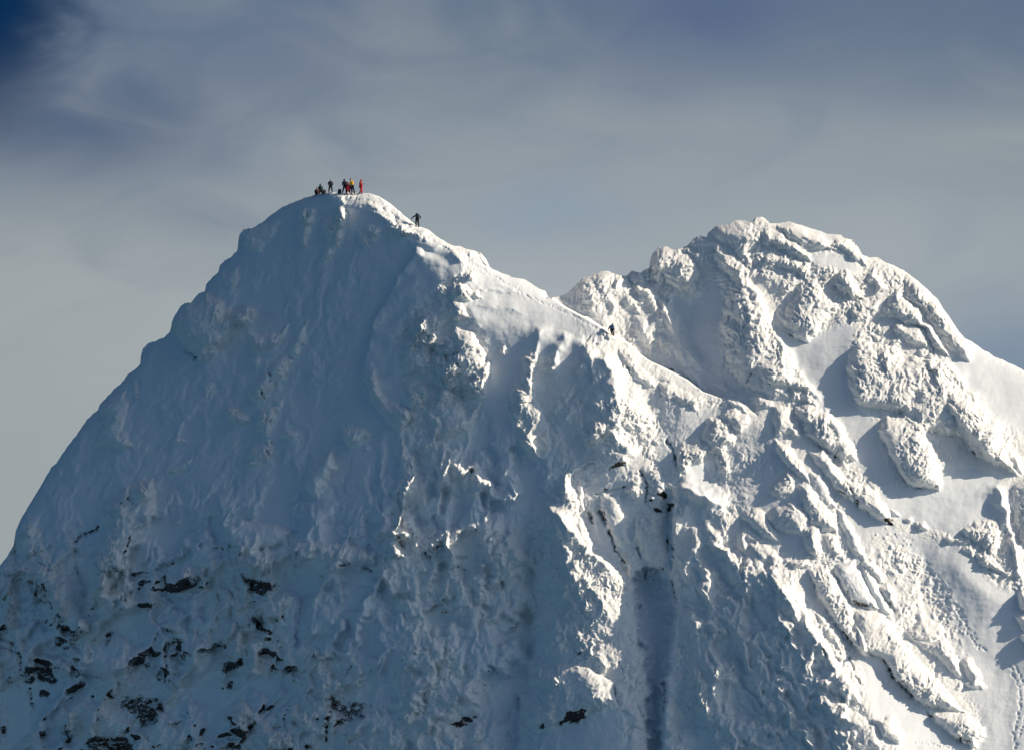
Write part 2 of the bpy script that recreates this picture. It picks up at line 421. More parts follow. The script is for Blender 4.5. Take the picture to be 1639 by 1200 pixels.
# --- shaded west face
L = lump
L([(478,340),(490,332),(502,335),(500,350),(498,370),(492,397),(484,395),(475,382),(475,360)], 1.2, 7, .7)
L([(530,345),(545,330),(560,340),(548,370),(545,390),(530,415),(512,420),(515,405),(525,390),(520,370),(510,355)], 1.2, 8, .7)
L([(570,370),(590,360),(612,365),(605,380),(585,392),(572,385)], .8, 8, .7)
L([(382,370),(400,365),(450,350),(440,375),(425,395),(412,407),(400,400),(383,395)], .9, 9, .5)
L([(352,440),(380,425),(385,445),(375,465),(368,475),(360,460)], .7, 9, .5)
L([(270,520),(290,485),(310,482),(330,468),(355,480),(358,500),(395,490),(410,498),(400,515),(385,525),(375,535),(355,555),(330,580),(318,578),(300,555),(285,540)], 2.2, 9, .75)
crack([(297,560),(304,566),(314,574)], 2.5, .5)
L([(395,530),(420,535),(450,530),(455,520),(465,515),(455,540),(440,555),(420,565),(400,560)], 1.1, 8, .7)
L([(398,575),(415,565),(418,580),(410,590)], .6, 6, .6)
L([(462,545),(480,525),(492,512),(490,535),(480,560),(470,575),(460,570)], .9, 7, .6)
L([(430,580),(450,565),(470,575),(455,600),(440,615),(420,640),(400,640),(395,620),(410,600)], 1.2, 7, .8)
for p in ([(434,610),(440,614)], [(417,624),(423,638)], [(430,680),(434,673)], [(424,722),(428,727)], [(428,596),(434,600)]): crack(p, 2.0, .3)
L([(415,660),(440,640),(455,640),(440,670),(425,695),(410,690)], .8, 7, .7)
L([(400,720),(430,700),(440,720),(425,735),(405,745),(393,748)], .8, 7, .7)
L([(360,655),(375,650),(400,670),(395,680),(375,680),(362,668)], .9, 7, .8)
L([(322,618),(345,608),(352,625),(338,640),(326,634)], .6, 7, .6)
L([(448,695),(460,685),(476,692),(470,700),(450,702)], .6, 5, .6)
L([(160,650),(200,620),(205,650),(195,690),(215,715),(200,720),(170,712),(145,718),(160,690)], .9, 10, .6)
L([(212,612),(222,608),(222,640),(214,640)], .5, 6, .5)
L([(270,705),(292,698),(300,708),(285,713),(272,712)], .6, 5, .5)
L([(260,755),(290,740),(310,728),(300,750),(280,760),(265,758)], .6, 6, .5)
L([(85,752),(100,750),(95,760)], .3, 4, .4)
L([(484,770),(487,755),(505,733),(530,718),(540,750),(525,770),(510,797),(495,795)], 1.6, 7, .5)
L([(546,690),(556,682),(580,685),(598,692),(580,708),(560,720),(550,705)], 1.0, 7, .6)
L([(580,712),(590,710),(590,720),(583,724)], .6, 4, .5); crack([(585,716),(588,714)], 2.2, .2)
L([(636,712),(648,708),(655,718),(650,735),(640,738)], .8, 5, .7); crack([(645,722),(648,718)], 1.6, .2)
L([(228,770),(245,760),(250,800),(245,835),(225,850),(215,870),(200,900),(185,935),(165,960),(140,960),(142,890),(155,880),(160,820),(180,790),(200,775)], 2.2, 9, .8)
crack([(158,842),(152,850),(130,856),(120,868)], 2.5, .7); ridge([(112,870),(122,900),(128,930),(138,958)], -1.6, 5, 6, 2, .15, .3)
crack([(190,808),(205,797),(208,802)], 1.4, .3); crack([(212,852),(200,880),(194,898)], 2.0, .3, .8)
L([(25,860),(45,838),(65,850),(70,880),(50,890),(30,900)], .9, 8, .8)
# panels and ribs lower left
ridge([(352,785),(350,830),(352,860),(368,900),(380,960),(372,1010),(350,1040)], 1.5, 6, 40, 2, .1)
ridge([(490,795),(498,830),(492,860),(500,900),(508,950),(500,990),(495,1035)], 1.6, 6, 40, 2, .1)
ridge([(603,840),(600,870),(612,900),(618,930),(634,960)], 1.6, 5, 30, 2, .1)
ridge([(125,885),(105,930),(95,980)], 1.2, 20, 5, 2, .1)
L([(355,845),(385,830),(440,838),(470,850),(450,870),(420,880),(440,900),(425,920),(390,905),(368,880)], 1.6, 7, .9)
L([(460,860),(500,868),(555,870),(600,880),(605,905),(560,905),(510,925),(470,900)], 1.4, 6, .9)
L([(30,915),(60,900),(110,925),(120,960),(135,985),(145,1010),(120,1020),(95,1000),(75,960),(50,930)], 1.8, 7, .9)
crack([(50,930),(58,955),(70,965)], 3, .5, .9); crack([(68,945),(85,975),(95,988)], 2.5, .5, .9); crack([(98,1005),(115,1018),(128,1012)], 3, .5, .9)
L([(165,955),(190,945),(215,960),(235,950),(258,960),(250,972),(215,975),(205,985),(170,980)], 1.4, 5, .8)
rock([(193,952),(204,952),(202,962),(194,961)], 1.2, 1); rock([(219,966),(230,963),(246,966),(242,973),(222,973)], 1.2, 1.5)
L([(262,930),(290,912),(325,905),(330,925),(300,942),(270,948)], 1.2, 5, .9); crack([(262,925),(268,945)], 2.5, .4, .9); crack([(300,912),(304,922),(298,936)], 2, .3, .9)
L([(115,1045),(150,1030),(190,1010),(220,1040),(215,1075),(160,1085),(120,1075)], 1.4, 9, .6)
rock([(170,1012),(184,1004),(178,1025),(165,1045)], .9, 2)
L([(270,1010),(295,1005),(330,1020),(345,1050),(330,1080),(310,1085),(290,1050)], 1.3, 7, .9)
crack([(264,1040),(266,1065),(264,1090)], 2.6, .7, .9); crack([(266,1078),(290,1079)], 1.6, .3, .9); crack([(266,1050),(276,1048)], 1.3, .3, .9)
crack([(0,1022),(20,1028),(32,1050),(34,1070)], 3.5, .6, .9); crack([(0,1035),(28,1045)], 3, .4, .8)
L([(40,1060),(60,1045),(95,1050),(115,1070),(110,1085),(95,1075),(60,1058),(52,1090),(42,1090)], 1.6, 5, .8)
rock([(57,1070),(64,1065),(80,1068),(86,1082),(93,1088),(85,1095),(60,1087)], 1.3, 1.5); rock([(62,1104),(80,1108),(82,1114),(72,1119),(64,1112)], 1.2, 1.5)
crack([(47,1105),(50,1120),(54,1132)], 3, .4, .9); crack([(88,1068),(95,1070)], 2, .3, .9)
L([(85,1145),(100,1130),(120,1145),(125,1160),(108,1175),(95,1168)], 1.2, 5, .9)
L([(130,1130),(160,1120),(190,1130),(210,1160),(190,1185),(140,1180)], 1.4, 8, .9)
rock([(195,1112),(228,1112),(244,1118),(265,1112),(262,1140),(245,1165),(222,1162),(215,1145),(190,1130)], .75, 5)
rock([(135,1188),(155,1172),(170,1182),(205,1178),(215,1205),(150,1215)], .95, 4)
rock([(0,1160),(12,1160),(10,1182),(2,1182)], .9, 3)
rock([(383,912),(400,925),(435,925),(432,945),(422,957),(405,945),(390,937)], .85, 3); rock([(398,980),(410,990),(437,1014),(430,1018),(408,1003)], 1.0, 2.5)
L([(400,975),(425,950),(455,945),(470,955),(455,975),(430,1000)], 1.2, 6, .8)
crack([(434,988),(440,996),(444,992)], 2.4, .3); crack([(452,985),(456,992)], 1.8, .3)
rock([(352,1055),(375,1058),(398,1048),(392,1062),(365,1078),(356,1072)], .85, 3); rock([(362,1090),(372,1088),(373,1102),(362,1106)], .85, 2)
L([(350,1140),(380,1115),(400,1130),(400,1170),(370,1190),(350,1180)], 1.0, 7, .9)
crack([(370,1170),(385,1160),(400,1150)], 2.5, .3, .8); crack([(440,1165),(452,1158),(462,1130)], 3.5, .5, .85)
L([(420,1180),(440,1165),(465,1170),(470,1195),(440,1210),(420,1200)], 1.2, 6, .9)
rock([(515,1118),(535,1112),(545,1122),(600,1122),(592,1150),(560,1158),(538,1166),(535,1135)], .62, 3)
crack([(535,1125),(524,1150),(522,1185)], 2.8, .8, 1); rock([(495,1040),(510,1045),(515,1052),(500,1053)], .6, 3)
crack([(545,1090),(560,1070),(566,1055)], 3, .3, .7)
# sheet of smooth snow lower centre
face_s = [(512,930),(540,915),(600,920),(620,945),(650,1000),(640,1050),(620,1095),(590,1090),(560,1045),(500,1040),(505,970)]
rough(face_s, .06, 5)
crack([(568,938),(590,939),(612,946)], 1.8, .4, .6); crack([(542,908),(550,902),(562,901)], 2.0, .5, 1); crack([(583,908),(596,914)], 2.0, .5, 1)
L([(515,945),(545,935),(575,938),(560,950),(530,958)], .5, 6, .3)
L([(635,1050),(640,1035),(690,1020),(715,1040),(700,1070),(660,1080),(640,1070)], 1.2, 8, .7)
L([(640,1060),(650,1100),(640,1150),(655,1170),(680,1120),(700,1090)], 1.2, 9, .9)
crack([(671,1005),(677,998)], 1.8, .3)
L([(700,1110),(745,1090),(775,1105),(770,1145),(735,1150),(715,1135)], 1.6, 7, .8)
rock([(722,1160),(745,1145),(765,1143),(755,1155),(728,1167)], 1.4, 1.2)
L([(672,1150),(690,1140),(705,1160),(700,1178),(680,1175)], 1, 5, .8)
rough([(730,1010),(800,1010),(850,1040),(850,1090),(790,1090),(735,1060)], .08, 8)
rough([(770,1150),(835,1110),(835,1200),(780,1200)], .08, 8)
# --- centre
ridge([(672,388),(662,408),(640,440),(622,475),(605,505),(597,535),(594,545),(583,575),(580,605),(600,640)], 1.6, 3, 55, 1.5, .08)
L([(612,365),(625,352),(645,360),(655,375),(640,382),(620,380)], .8, 6, .7)
ridge([(650,388),(670,388),(685,394),(712,392),(735,412),(744,430)], .7, 4, 14, 1.5, .1)
L([(575,326),(590,320),(610,330),(608,338),(585,332)], .5, 4, .6)
L([(545,316),(565,312),(580,318),(560,322)], .3, 4, .5)
for a in ([(742,400),(752,394),(762,404),(752,412)], [(760,402),(772,404),(784,425),(775,424)], [(840,448),(852,452),(868,466),(876,476),(862,466)]): L(a, .7, 4, .5)
for a in ([(560,330),(585,340),(610,345)], [(690,378),(730,395),(760,412)], [(740,470),(780,462),(840,470)], [(770,430),(800,445),(840,455)], [(750,450),(800,455),(860,480),(920,500)], [(745,490),(790,490),(850,505)]):
    ridge(a, .28, 3.5, 12, 1, .3)
L([(735,450),(752,462),(765,466),(772,478),(745,482),(728,476)], .8, 6, .9)
L([(745,437),(758,438),(760,448),(748,450)], .6, 4, .8)
L([(690,478),(710,455),(735,450),(745,460),(720,475),(700,482)], .9, 6, .9)
L([(665,500),(700,480),(740,485),(755,510),(735,515),(700,510),(680,530),(660,540)], 1.2, 7, 1)
L([(640,560),(655,520),(690,500),(720,510),(700,540),(690,570),(680,600),(650,600),(640,580)], 1.6, 8, .9)
L([(700,545),(730,520),(760,535),(780,570),(785,600),(778,628),(750,640),(700,610),(690,570)], 2.2, 10, 1)
L([(640,600),(680,605),(700,620),(740,630),(745,680),(720,700),(690,690),(680,660),(650,650)], 1.4, 9, .9)
L([(688,690),(710,678),(745,665),(770,640),(765,665),(745,690),(705,702),(693,700)], 1.3, 6, .9)
L([(580,600),(600,590),(605,620),(620,640),(650,650),(660,670),(640,690),(625,680),(600,650)], 1.0, 6, .8)
crack([(706,575),(718,573),(722,580)], 1.5, .3, .8); crack([(722,572),(736,588)], 1.3, .2, .8); crack([(720,570),(732,565)], 1.2, .2, .8)
L([(620,800),(640,765),(665,755),(700,760),(690,790),(640,815),(625,810)], 1.2, 8, .7)
L([(688,762),(715,745),(735,740),(760,755),(790,775),(785,785),(745,798),(710,785),(690,775)], 1.5, 8, .8)
crack([(790,770),(784,780)], 1.5, .4, .8)
L([(598,858),(612,825),(650,815),(668,825),(665,850),(640,870),(650,890),(630,895),(610,865)], 1.4, 7, .9)
crack([(632,850),(638,860),(645,875)], 2.5, .5, .8)
L([(690,860),(730,840),(780,830),(830,820),(850,850),(845,900),(790,920),(720,910),(680,890)], 1.0, 12, .9)
rough([(755,690),(790,640),(870,700),(900,720),(870,790),(800,840),(690,850),(680,810),(780,800)], .15, 12)
rough([(790,560),(850,540),(840,600),(800,640),(775,680),(765,660),(785,610)], .1, 8)
ridge([(872,520),(864,545),(856,566),(846,600),(852,640)], 1.0, 14, 7, 3, .15)
ridge([(908,530),(897,556),(890,580),(878,600)], .9, 14, 7, 3, .15)
ridge([(945,545),(935,575),(930,600)], .7, 14, 9, 3, .15)
L([(838,570),(850,560),(862,570),(858,590),(850,608),(840,590)], .8, 5, .9); L([(878,568),(893,563),(894,583),(884,596),(876,590)], .7, 5, .8)
L([(800,560),(806,552),(812,558),(808,570)], .8, 3, .7)
L([(820,620),(845,600),(860,640),(880,680),(878,720),(850,740),(830,700),(815,660)], 1.1, 10, .9)
ridge([(930,575),(945,568),(965,575),(983,592),(984,625),(990,655),(984,690)], 1.7, 26, 7, 3, .1)
ridge([(940,690),(965,683),(985,697),(1000,714),(1014,735)], 1.6, 25, 7, 3, .12)
L([(925,690),(950,670),(975,680),(960,700),(940,720)], .9, 7, 1)
L([(985,640),(1005,635),(1030,650),(1045,665),(1035,690),(1010,690),(995,670)], 1.0, 7, .9)
L([(990,560),(1010,558),(1025,575),(1020,590),(1000,588)], .9, 5, .9)
L([(965,520),(978,532),(990,545),(975,545),(960,535)], .7, 4, .9)
L([(1010,585),(1025,590),(1045,600),(1050,620),(1035,618),(1015,605)], 1.0, 5, .4); crack([(1003,585),(1010,600)], 2.0, .8, .35)
L([(1055,610),(1075,612),(1100,625),(1130,645),(1110,655),(1075,640),(1058,630)], 1.0, 6, .9)
# hollow
for a in ([(1068,705),(1078,720),(1082,745)], [(1068,860),(1070,880)], [(1076,930),(1080,955)], [(1027,755),(1036,775),(1033,802)], [(960,820),(970,838)], [(943,822),(948,836)],
          [(975,850),(985,880),(1000,900)], [(1020,875),(1024,890)], [(1030,910),(1033,925)], [(1075,870),(1078,900)]): crack(a, 2.4, .8, .75)
for a in ([(930,750),(942,743),(950,741)], [(955,790),(970,785),(995,780),(1003,778)], [(935,850),(942,848)]): crack(a, 1.6, .4, .6)
for a in ([(925,760),(935,770),(935,830),(950,870),(940,880),(925,840)], [(958,790),(990,790),(1000,830),(1010,870),(990,880),(970,840)], [(1000,780),(1020,765),(1028,790),(1015,800)],
          [(1035,755),(1060,750),(1068,790),(1060,820),(1040,810)], [(1020,820),(1050,830),(1065,870),(1060,920),(1035,900),(1015,860)], [(985,890),(1010,880),(1030,920),(1010,925)]): L(a, .9, 5, .5, 7)
# pillar in the middle
L([(862,800),(872,792),(890,785),(905,760),(925,790),(930,830),(960,880),(1000,920),(1014,950),(1015,1000),(1030,1060),(1037,1130),(1045,1250),(833,1400),(832,1180),(845,1100),(856,1010),(856,900),(853,840)], 4.0, 30, .85)
ridge([(866,800),(885,820),(905,840),(925,860),(945,885),(970,905),(1000,930),(1014,955)], 1.6, 22, 7, 3, .1)
ridge([(896,905),(915,905),(935,925),(955,950),(970,975),(982,998)], 1.4, 26, 7, 3, .12)
ridge([(897,760),(908,780),(918,800),(925,830)], 1.2, 12, 6, 2, .1)
L([(870,1010),(880,990),(895,985),(900,1005),(905,1040),(880,1055),(868,1035)], 1.0, 10, .8)
L([(843,1110),(860,1080),(890,1060),(925,1062),(945,1068),(980,1090),(985,1125),(950,1138),(935,1150),(900,1158),(860,1165),(838,1160)], 2.2, 9, .8)
rock([(895,1162),(902,1150),(905,1140),(920,1138),(935,1134),(937,1147),(920,1155)], 1.4, 1.2); rock([(862,1165),(868,1158),(872,1160),(870,1168)], 1.2, 1.5)
L([(918,1036),(930,1030),(936,1040),(930,1048)], .7, 3, .5); crack([(925,1046),(932,1044)], 1.6, .4)
ridge([(940,1040),(965,1060),(975,1075)], .8, 10, 4, 1.5, .2, .3)
ridge([(982,1090),(1000,1120),(1020,1150),(1038,1165)], .9, 12, 6, 2, .2)
rough([(840,1175),(900,1165),(985,1130),(1000,1200),(980,1400),(835,1400)], .1, 6)
for a in ([(1020,1130),(1032,1150)], [(1025,1140),(1036,1168)], [(983,1095),(988,1125)], [(990,1060),(998,1075)], [(1005,1015),(1012,1030)]): crack(a, 1.8, .3, .6)
ridge([(1066,780),(1069,850),(1072,890),(1082,970)], -1.6, 9, 5, 2, .1); ridge([(846,900),(846,1060),(832,1110),(824,1200),(812,1300)], -3.2, 24, 7, 4, .25); ridge([(855,850),(852,920),(850,1000)], -1.0, 9, 5, 2, .1)
# right wall
ridge([(1085,770),(1080,850),(1078,920),(1088,985),(1075,1050),(1066,1120),(1060,1250)], 2.4, 3, 60, 2, .05)
for a in ([(1082,940),(1084,975)], [(1064,1100),(1062,1140)], [(1060,1050),(1075,1070)], [(1064,1090),(1066,1125)]): crack(a, 2.0, .4, .7)
L([(1120,700),(1135,668),(1150,665),(1172,685),(1180,705),(1160,720),(1140,730),(1125,715)], 1.8, 7, 1)
L([(1150,662),(1175,651),(1194,662),(1200,680),(1185,692),(1160,682)], 1.8, 8, .9)
L([(1160,640),(1174,632),(1188,643),(1196,660),(1175,655)], 1.2, 6, .4)
L([(1083,718),(1095,708),(1120,700),(1140,720),(1125,740),(1108,742),(1093,757),(1085,740)], 1.3, 7, 1)
L([(1145,715),(1160,710),(1168,735),(1165,765),(1150,755)], 1.1, 6, 1)
ridge([(1072,790),(1082,782),(1100,780),(1125,790),(1145,802),(1162,812)], 1.6, 14, 8, 3, .1)
L([(1150,948),(1157,935),(1172,935),(1166,948),(1153,954)], 1.0, 4, .9)
L([(1100,960),(1110,900),(1140,900),(1150,960),(1130,1010),(1105,1010)], 1.0, 14, .8)
L([(1180,990),(1200,960),(1220,1000),(1200,1060),(1170,1040)], 1.0, 14, .9)
L([(1110,1040),(1150,1030),(1190,1070),(1170,1150),(1120,1180),(1090,1100)], 1.2, 18, .9)
ridge([(1118,1000),(1125,1080),(1140,1180)], -.8, 8, 8, 2, .2)
L([(1228,790),(1235,768),(1260,752),(1275,762),(1270,790),(1245,797)], 1.0, 6, 1)
L([(1238,703),(1262,710),(1285,742),(1297,775),(1272,758),(1248,735)], 1.6, 7, .8)
L([(1275,775),(1293,775),(1320,803),(1338,832),(1342,850),(1325,852),(1300,838),(1285,810)], 1.7, 8, .8)
L([(1228,830),(1240,810),(1270,803),(1292,822),(1297,840),(1285,857),(1262,852),(1240,845)], 1.6, 7, .6)
L([(1284,848),(1300,838),(1312,845),(1310,862),(1318,882),(1308,896),(1295,885),(1286,866)], 1.5, 6, .8)
L([(1182,826),(1208,812),(1221,814),(1240,850),(1248,868),(1225,860),(1200,842)], 1.5, 6, .8)
L([(1197,870),(1215,866),(1240,880),(1258,898),(1245,905),(1222,898),(1205,880)], 1.0, 6, .8)
L([(1213,918),(1222,910),(1240,905),(1250,925),(1235,940)], 1.2, 5, .8)
L([(1225,935),(1245,928),(1265,955),(1275,980),(1262,965)], .8, 5, 1)
L([(1315,852),(1335,855),(1350,885),(1352,900),(1335,890)], .8, 5, .4); L([(1255,895),(1290,893),(1300,905),(1270,912)], .8, 5, .8)
L([(1306,1078),(1332,1062),(1359,1085),(1377,1112),(1378,1126),(1350,1118),(1322,1106),(1302,1096)], 1.5, 6, .7)
L([(1290,1120),(1315,1112),(1345,1118),(1372,1140),(1400,1160),(1410,1195),(1380,1200),(1330,1175),(1300,1145)], 1.4, 8, .9)
L([(1266,1168),(1286,1155),(1304,1164),(1311,1190),(1300,1194),(1275,1182)], 1.5, 5, .5)
ridge([(1262,1170),(1280,1184),(1310,1197),(1330,1215)], .9, 10, 4, 1.5, .1)
ridge([(1240,930),(1262,958),(1290,1000),(1318,1040),(1340,1070)], 1.2, 14, 10, 3, .1)
# slabs
L([(1295,755),(1315,755),(1325,775),(1341,812),(1322,812),(1305,790)], .9, 4, .3, 2)
L([(1338,812),(1350,818),(1375,860),(1385,890),(1368,890),(1350,850)], .9, 4, .3, 2)
L([(1294,912),(1324,904),(1359,965),(1366,980),(1395,1050),(1384,1053),(1352,1022),(1330,985),(1309,957)], 1.9, 4, .45, 2.5)
L([(1337,902),(1364,897),(1376,915),(1399,955),(1410,976),(1394,976),(1364,965),(1336,922)], 1.5, 4, .25, 2.5)
L([(1376,898),(1400,925),(1428,982),(1411,981),(1389,937)], 1.0, 4, .3, 2)
L([(1367,975),(1390,974),(1414,982),(1444,1020),(1464,1050),(1504,1090),(1539,1132),(1549,1142),(1491,1134),(1464,1117),(1434,1089),(1414,1054),(1379,1042),(1370,1005)], 2.4, 5, .5, 3)
L([(1484,1140),(1514,1134),(1549,1140),(1574,1165),(1576,1180),(1559,1196),(1527,1181),(1494,1152)], 2.0, 5, .6, 2.5)
L([(1397,1150),(1429,1144),(1449,1175),(1441,1191),(1412,1178)], 1.6, 5, .4)
crack([(1416,1056),(1430,1085),(1447,1100),(1460,1114)], 2.2, .7, .9); crack([(1484,1140),(1495,1150)], 2.2, .5, .9); crack([(1350,1010),(1358,1022),(1370,1036)], 2.5, .5, .8)
crack([(1497,1120),(1501,1108),(1504,1098)], 1.6, .2, .7); crack([(1364,1000),(1366,1012)], 2.2, .2, .7); crack([(1394,966),(1396,973)], 2.2, .2, .9); crack([(1300,925),(1310,950),(1318,962)], 2, .3, .5)
for a in ([(1316,1038),(1322,1048)], [(1336,1050),(1342,1056)], [(1352,1032),(1356,1040)], [(1358,1050),(1366,1072)], [(1368,1082),(1378,1094)]): crack(a, 1.8, .3, .8)
L([(1300,975),(1320,985),(1345,1010),(1362,1050),(1345,1060),(1325,1025)], .9, 5, .6)
L([(1376,900),(1398,893),(1412,920),(1410,932),(1390,918)], 1.2, 5, .5); crack([(1404,930),(1410,934)], 1.8, .3)
L([(1408,940),(1420,932),(1434,945),(1433,972),(1420,962)], 1.2, 5, .6); crack([(1424,965),(1432,978)], 2.2, .3, .8)
L([(1450,1010),(1475,990),(1505,995),(1516,1013),(1490,1030),(1462,1025)], 1.4, 6, .6)
L([(1455,1020),(1490,1026),(1512,1015),(1535,1058),(1545,1085),(1528,1082),(1500,1052)], 1.4, 7, .7)
L([(1538,1056),(1550,1050),(1568,1070),(1574,1085),(1560,1096),(1546,1080)], 1.4, 5, .7); L([(1545,1092),(1565,1085),(1579,1098),(1570,1102),(1550,1100)], .9, 4, .6)
L([(1528,1102),(1536,1092),(1541,1100),(1534,1107)], .5, 3, .4)
L([(1355,870),(1375,880),(1400,905),(1385,905)], .5, 4, .3)
rough([(1385,850),(1420,850),(1470,890),(1500,940),(1530,1000),(1540,1050),(1490,990),(1440,960),(1420,920)], .6, 8)
rough([(1480,900),(1500,915),(1545,985),(1560,1010),(1545,1010),(1500,950)], .3, 5)
# upper slab strip
L([(1232,648),(1257,648),(1274,672),(1286,697),(1272,704),(1240,694)], 1.7, 8, .5)
L([(1198,634),(1215,628),(1238,640),(1235,655),(1212,652)], 1.0, 5, .5)
L([(1270,650),(1294,645),(1327,663),(1354,693),(1373,720),(1369,737),(1349,742),(1334,728),(1299,704),(1284,682)], 2.0, 5, .6, 3)
L([(1292,722),(1319,718),(1339,745),(1352,764),(1389,777),(1409,795),(1424,817),(1430,840),(1411,834),(1379,814),(1349,794),(1329,772)], 1.7, 5, .4, 3)
crack([(1357,775),(1368,795),(1375,808)], 2.6, .4, .9); crack([(1343,784),(1358,795)], 2.0, .3, .8); rock([(1411,829),(1424,830),(1430,841),(1422,842)], 1.1, 1.2); crack([(1384,813),(1392,820),(1391,826)], 1.3, .2, .8)
crack([(1334,738),(1340,722)], 1.6, .3, .8); crack([(1288,690),(1310,712),(1318,718)], 1.5, .2, .6); crack([(1367,722),(1371,728)], 1.5, .2, .6)
L([(1424,812),(1440,818),(1443,827),(1430,828)], .7, 4, .3); L([(1466,836),(1480,834),(1488,849),(1470,848)], .9, 3, .4); L([(1443,830),(1455,826),(1465,834),(1455,838)], .5, 3, .4)
crack([(1470,838),(1470,845)], 1.3, .2, .8)
L([(1508,862),(1518,854),(1535,863),(1526,871)], .9, 4, .5); L([(1538,878),(1552,866),(1564,880),(1558,892)], .9, 4, .6); L([(1525,862),(1550,860),(1555,870),(1535,870)], .6, 4, .5)
L([(1535,850),(1560,835),(1590,830),(1602,850),(1600,880),(1585,892),(1570,875)], 1.6, 7, .7); crack([(1580,885),(1584,872)], 1.6, .3, .8)
L([(1560,885),(1578,878),(1600,905),(1608,918),(1575,908)], 1.2, 5, .7); L([(1600,918),(1615,915),(1625,922),(1612,925)], .6, 3, .5)
ridge([(1590,770),(1605,800),(1612,840),(1625,880),(1632,930)], 1.4, 14, 5, 2, .1)
L([(1622,775),(1650,760),(1670,800),(1665,880),(1635,870),(1620,820)], 1.8, 10, .5)
L([(1628,945),(1650,935),(1680,960),(1660,985),(1632,975)], 2.0, 6, .7); L([(1622,985),(1645,980),(1670,1000),(1640,1012)], 1.5, 6, .6); L([(1632,1015),(1660,1005),(1690,1030),(1650,1050)], 1.5, 6, .6)
# --- right peak
L([(1404,687),(1419,664),(1451,662),(1479,685),(1496,720),(1508,772),(1504,783),(1464,781),(1446,770),(1431,740),(1414,707)], 2.4, 6, .6, 3)
ridge([(1455,664),(1478,686),(1494,720),(1504,755)], .7, 8, 4, 1.5, .2)
L([(1445,720),(1470,700),(1490,715),(1500,765),(1470,775),(1450,755)], .6, 8, .7)
crack([(1447,766),(1449,771)], 1.4, .3, .8); crack([(1490,781),(1503,778)], 1.6, .3, .9); crack([(1460,781),(1475,783)], 1.2, .2, .7)
L([(1360,562),(1375,545),(1400,548),(1440,572),(1480,572),(1510,580),(1540,620),(1580,660),(1610,720),(1634,762),(1600,747),(1560,728),(1540,702),(1500,692),(1470,690),(1440,660),(1400,655),(1375,650),(1360,620),(1355,590)], 2.6, 8, .75)
ridge([(1500,575),(1530,600),(1560,640),(1590,680),(1612,715),(1638,762)], 1.5, 20, 5, 2, .08)
ridge([(1512,640),(1530,660),(1560,700),(1590,735),(1610,750)], 1.3, 4, 26, 2, .15)
ridge([(1500,600),(1470,620),(1455,650)], -.9, 9, 9, 2, .2)
L([(1411,505),(1420,485),(1436,464),(1456,480),(1482,510),(1504,540),(1519,572),(1500,562),(1475,528),(1450,517)], 2.2, 6, .6, 3)
L([(1451,460),(1470,452),(1489,470),(1514,500),(1534,527),(1543,540),(1556,570),(1551,582),(1534,571),(1501,532),(1479,500),(1456,480)], 1.6, 7, .75)
ridge([(1452,440),(1482,468),(1510,498),(1532,525),(1546,548),(1556,575)], .8, 14, 4, 2, .1)
L([(1426,522),(1440,514),(1470,525),(1486,543),(1488,557),(1465,556),(1446,545),(1430,535)], 1.4, 5, .6)
L([(1425,542),(1440,536),(1447,548),(1432,556)], .9, 4, .5); L([(1398,520),(1408,514),(1410,530),(1398,534)], .8, 4, .5)
L([(1410,555),(1428,548),(1442,563),(1432,575),(1422,596),(1412,586)], 1.3, 5, .9); L([(1475,575),(1488,566),(1505,573),(1500,592),(1482,592)], 1.0, 5, .8)
L([(1466,560),(1482,556),(1492,562),(1478,570)], .8, 4, .6)
face_p = [(1430,572),(1450,568),(1472,578),(1450,588),(1420,592)]
crack([(1484,590),(1495,597)], 1.5, .3, .8); crack([(1508,592),(1512,585)], 1.6, .3, .8); crack([(1600,690),(1606,700),(1612,712)], 1.4, .3, .7); crack([(1558,722),(1562,728)], 1.5, .3, .7)
L([(1292,447),(1304,445),(1321,468),(1341,490),(1335,502),(1319,516),(1311,532),(1291,550),(1264,535),(1251,515),(1262,480)], 2.0, 8, .8)
crack([(1266,536),(1270,540)], 1.5, .2, .8); crack([(1280,545),(1290,549)], 1.2, .2, .7)
L([(1337,440),(1356,429),(1379,463),(1383,478),(1364,482),(1346,464),(1336,455)], 1.9, 6, .9)
L([(1384,437),(1399,429),(1407,442),(1421,460),(1414,469),(1401,472),(1397,455),(1386,450)], 1.7, 6, .9)
L([(1356,492),(1379,478),(1409,480),(1405,500),(1385,512),(1362,520)], 1.3, 6, 1)
L([(1132,370),(1150,360),(1180,350),(1200,358),(1215,370),(1218,390),(1200,402),(1208,425),(1195,427),(1175,402),(1150,385)], 1.5, 8, .8)
L([(1213,370),(1235,366),(1265,384),(1297,405),(1299,420),(1287,419),(1262,402),(1225,392)], 1.7, 6, .9)
L([(1222,410),(1250,404),(1275,414),(1297,427),(1290,440),(1270,436),(1250,432),(1220,424)], 1.4, 6, .9)
L([(1215,430),(1250,435),(1285,445),(1260,475),(1240,470),(1210,450)], .9, 10, .8)
L([(1242,358),(1275,356),(1300,373),(1324,381),(1337,400),(1315,404),(1287,392),(1255,377)], 1.5, 6, .9)
L([(1335,382),(1357,380),(1375,398),(1390,425),(1370,422),(1350,404),(1332,394)], 1.5, 6, .9)
L([(1038,430),(1042,408),(1058,398),(1082,397),(1110,412),(1119,437),(1110,474),(1100,467),(1075,460),(1060,440)], 1.9, 9, .8)
L([(1085,398),(1105,395),(1120,408),(1127,425),(1118,425),(1105,410)], 1.0, 6, .7)
L([(1140,392),(1162,402),(1190,425),(1202,458),(1225,482),(1239,525),(1272,582),(1297,620),(1240,640),(1200,624),(1180,610),(1162,577),(1155,520),(1160,475),(1172,450),(1150,420)], 2.2, 10, .75)
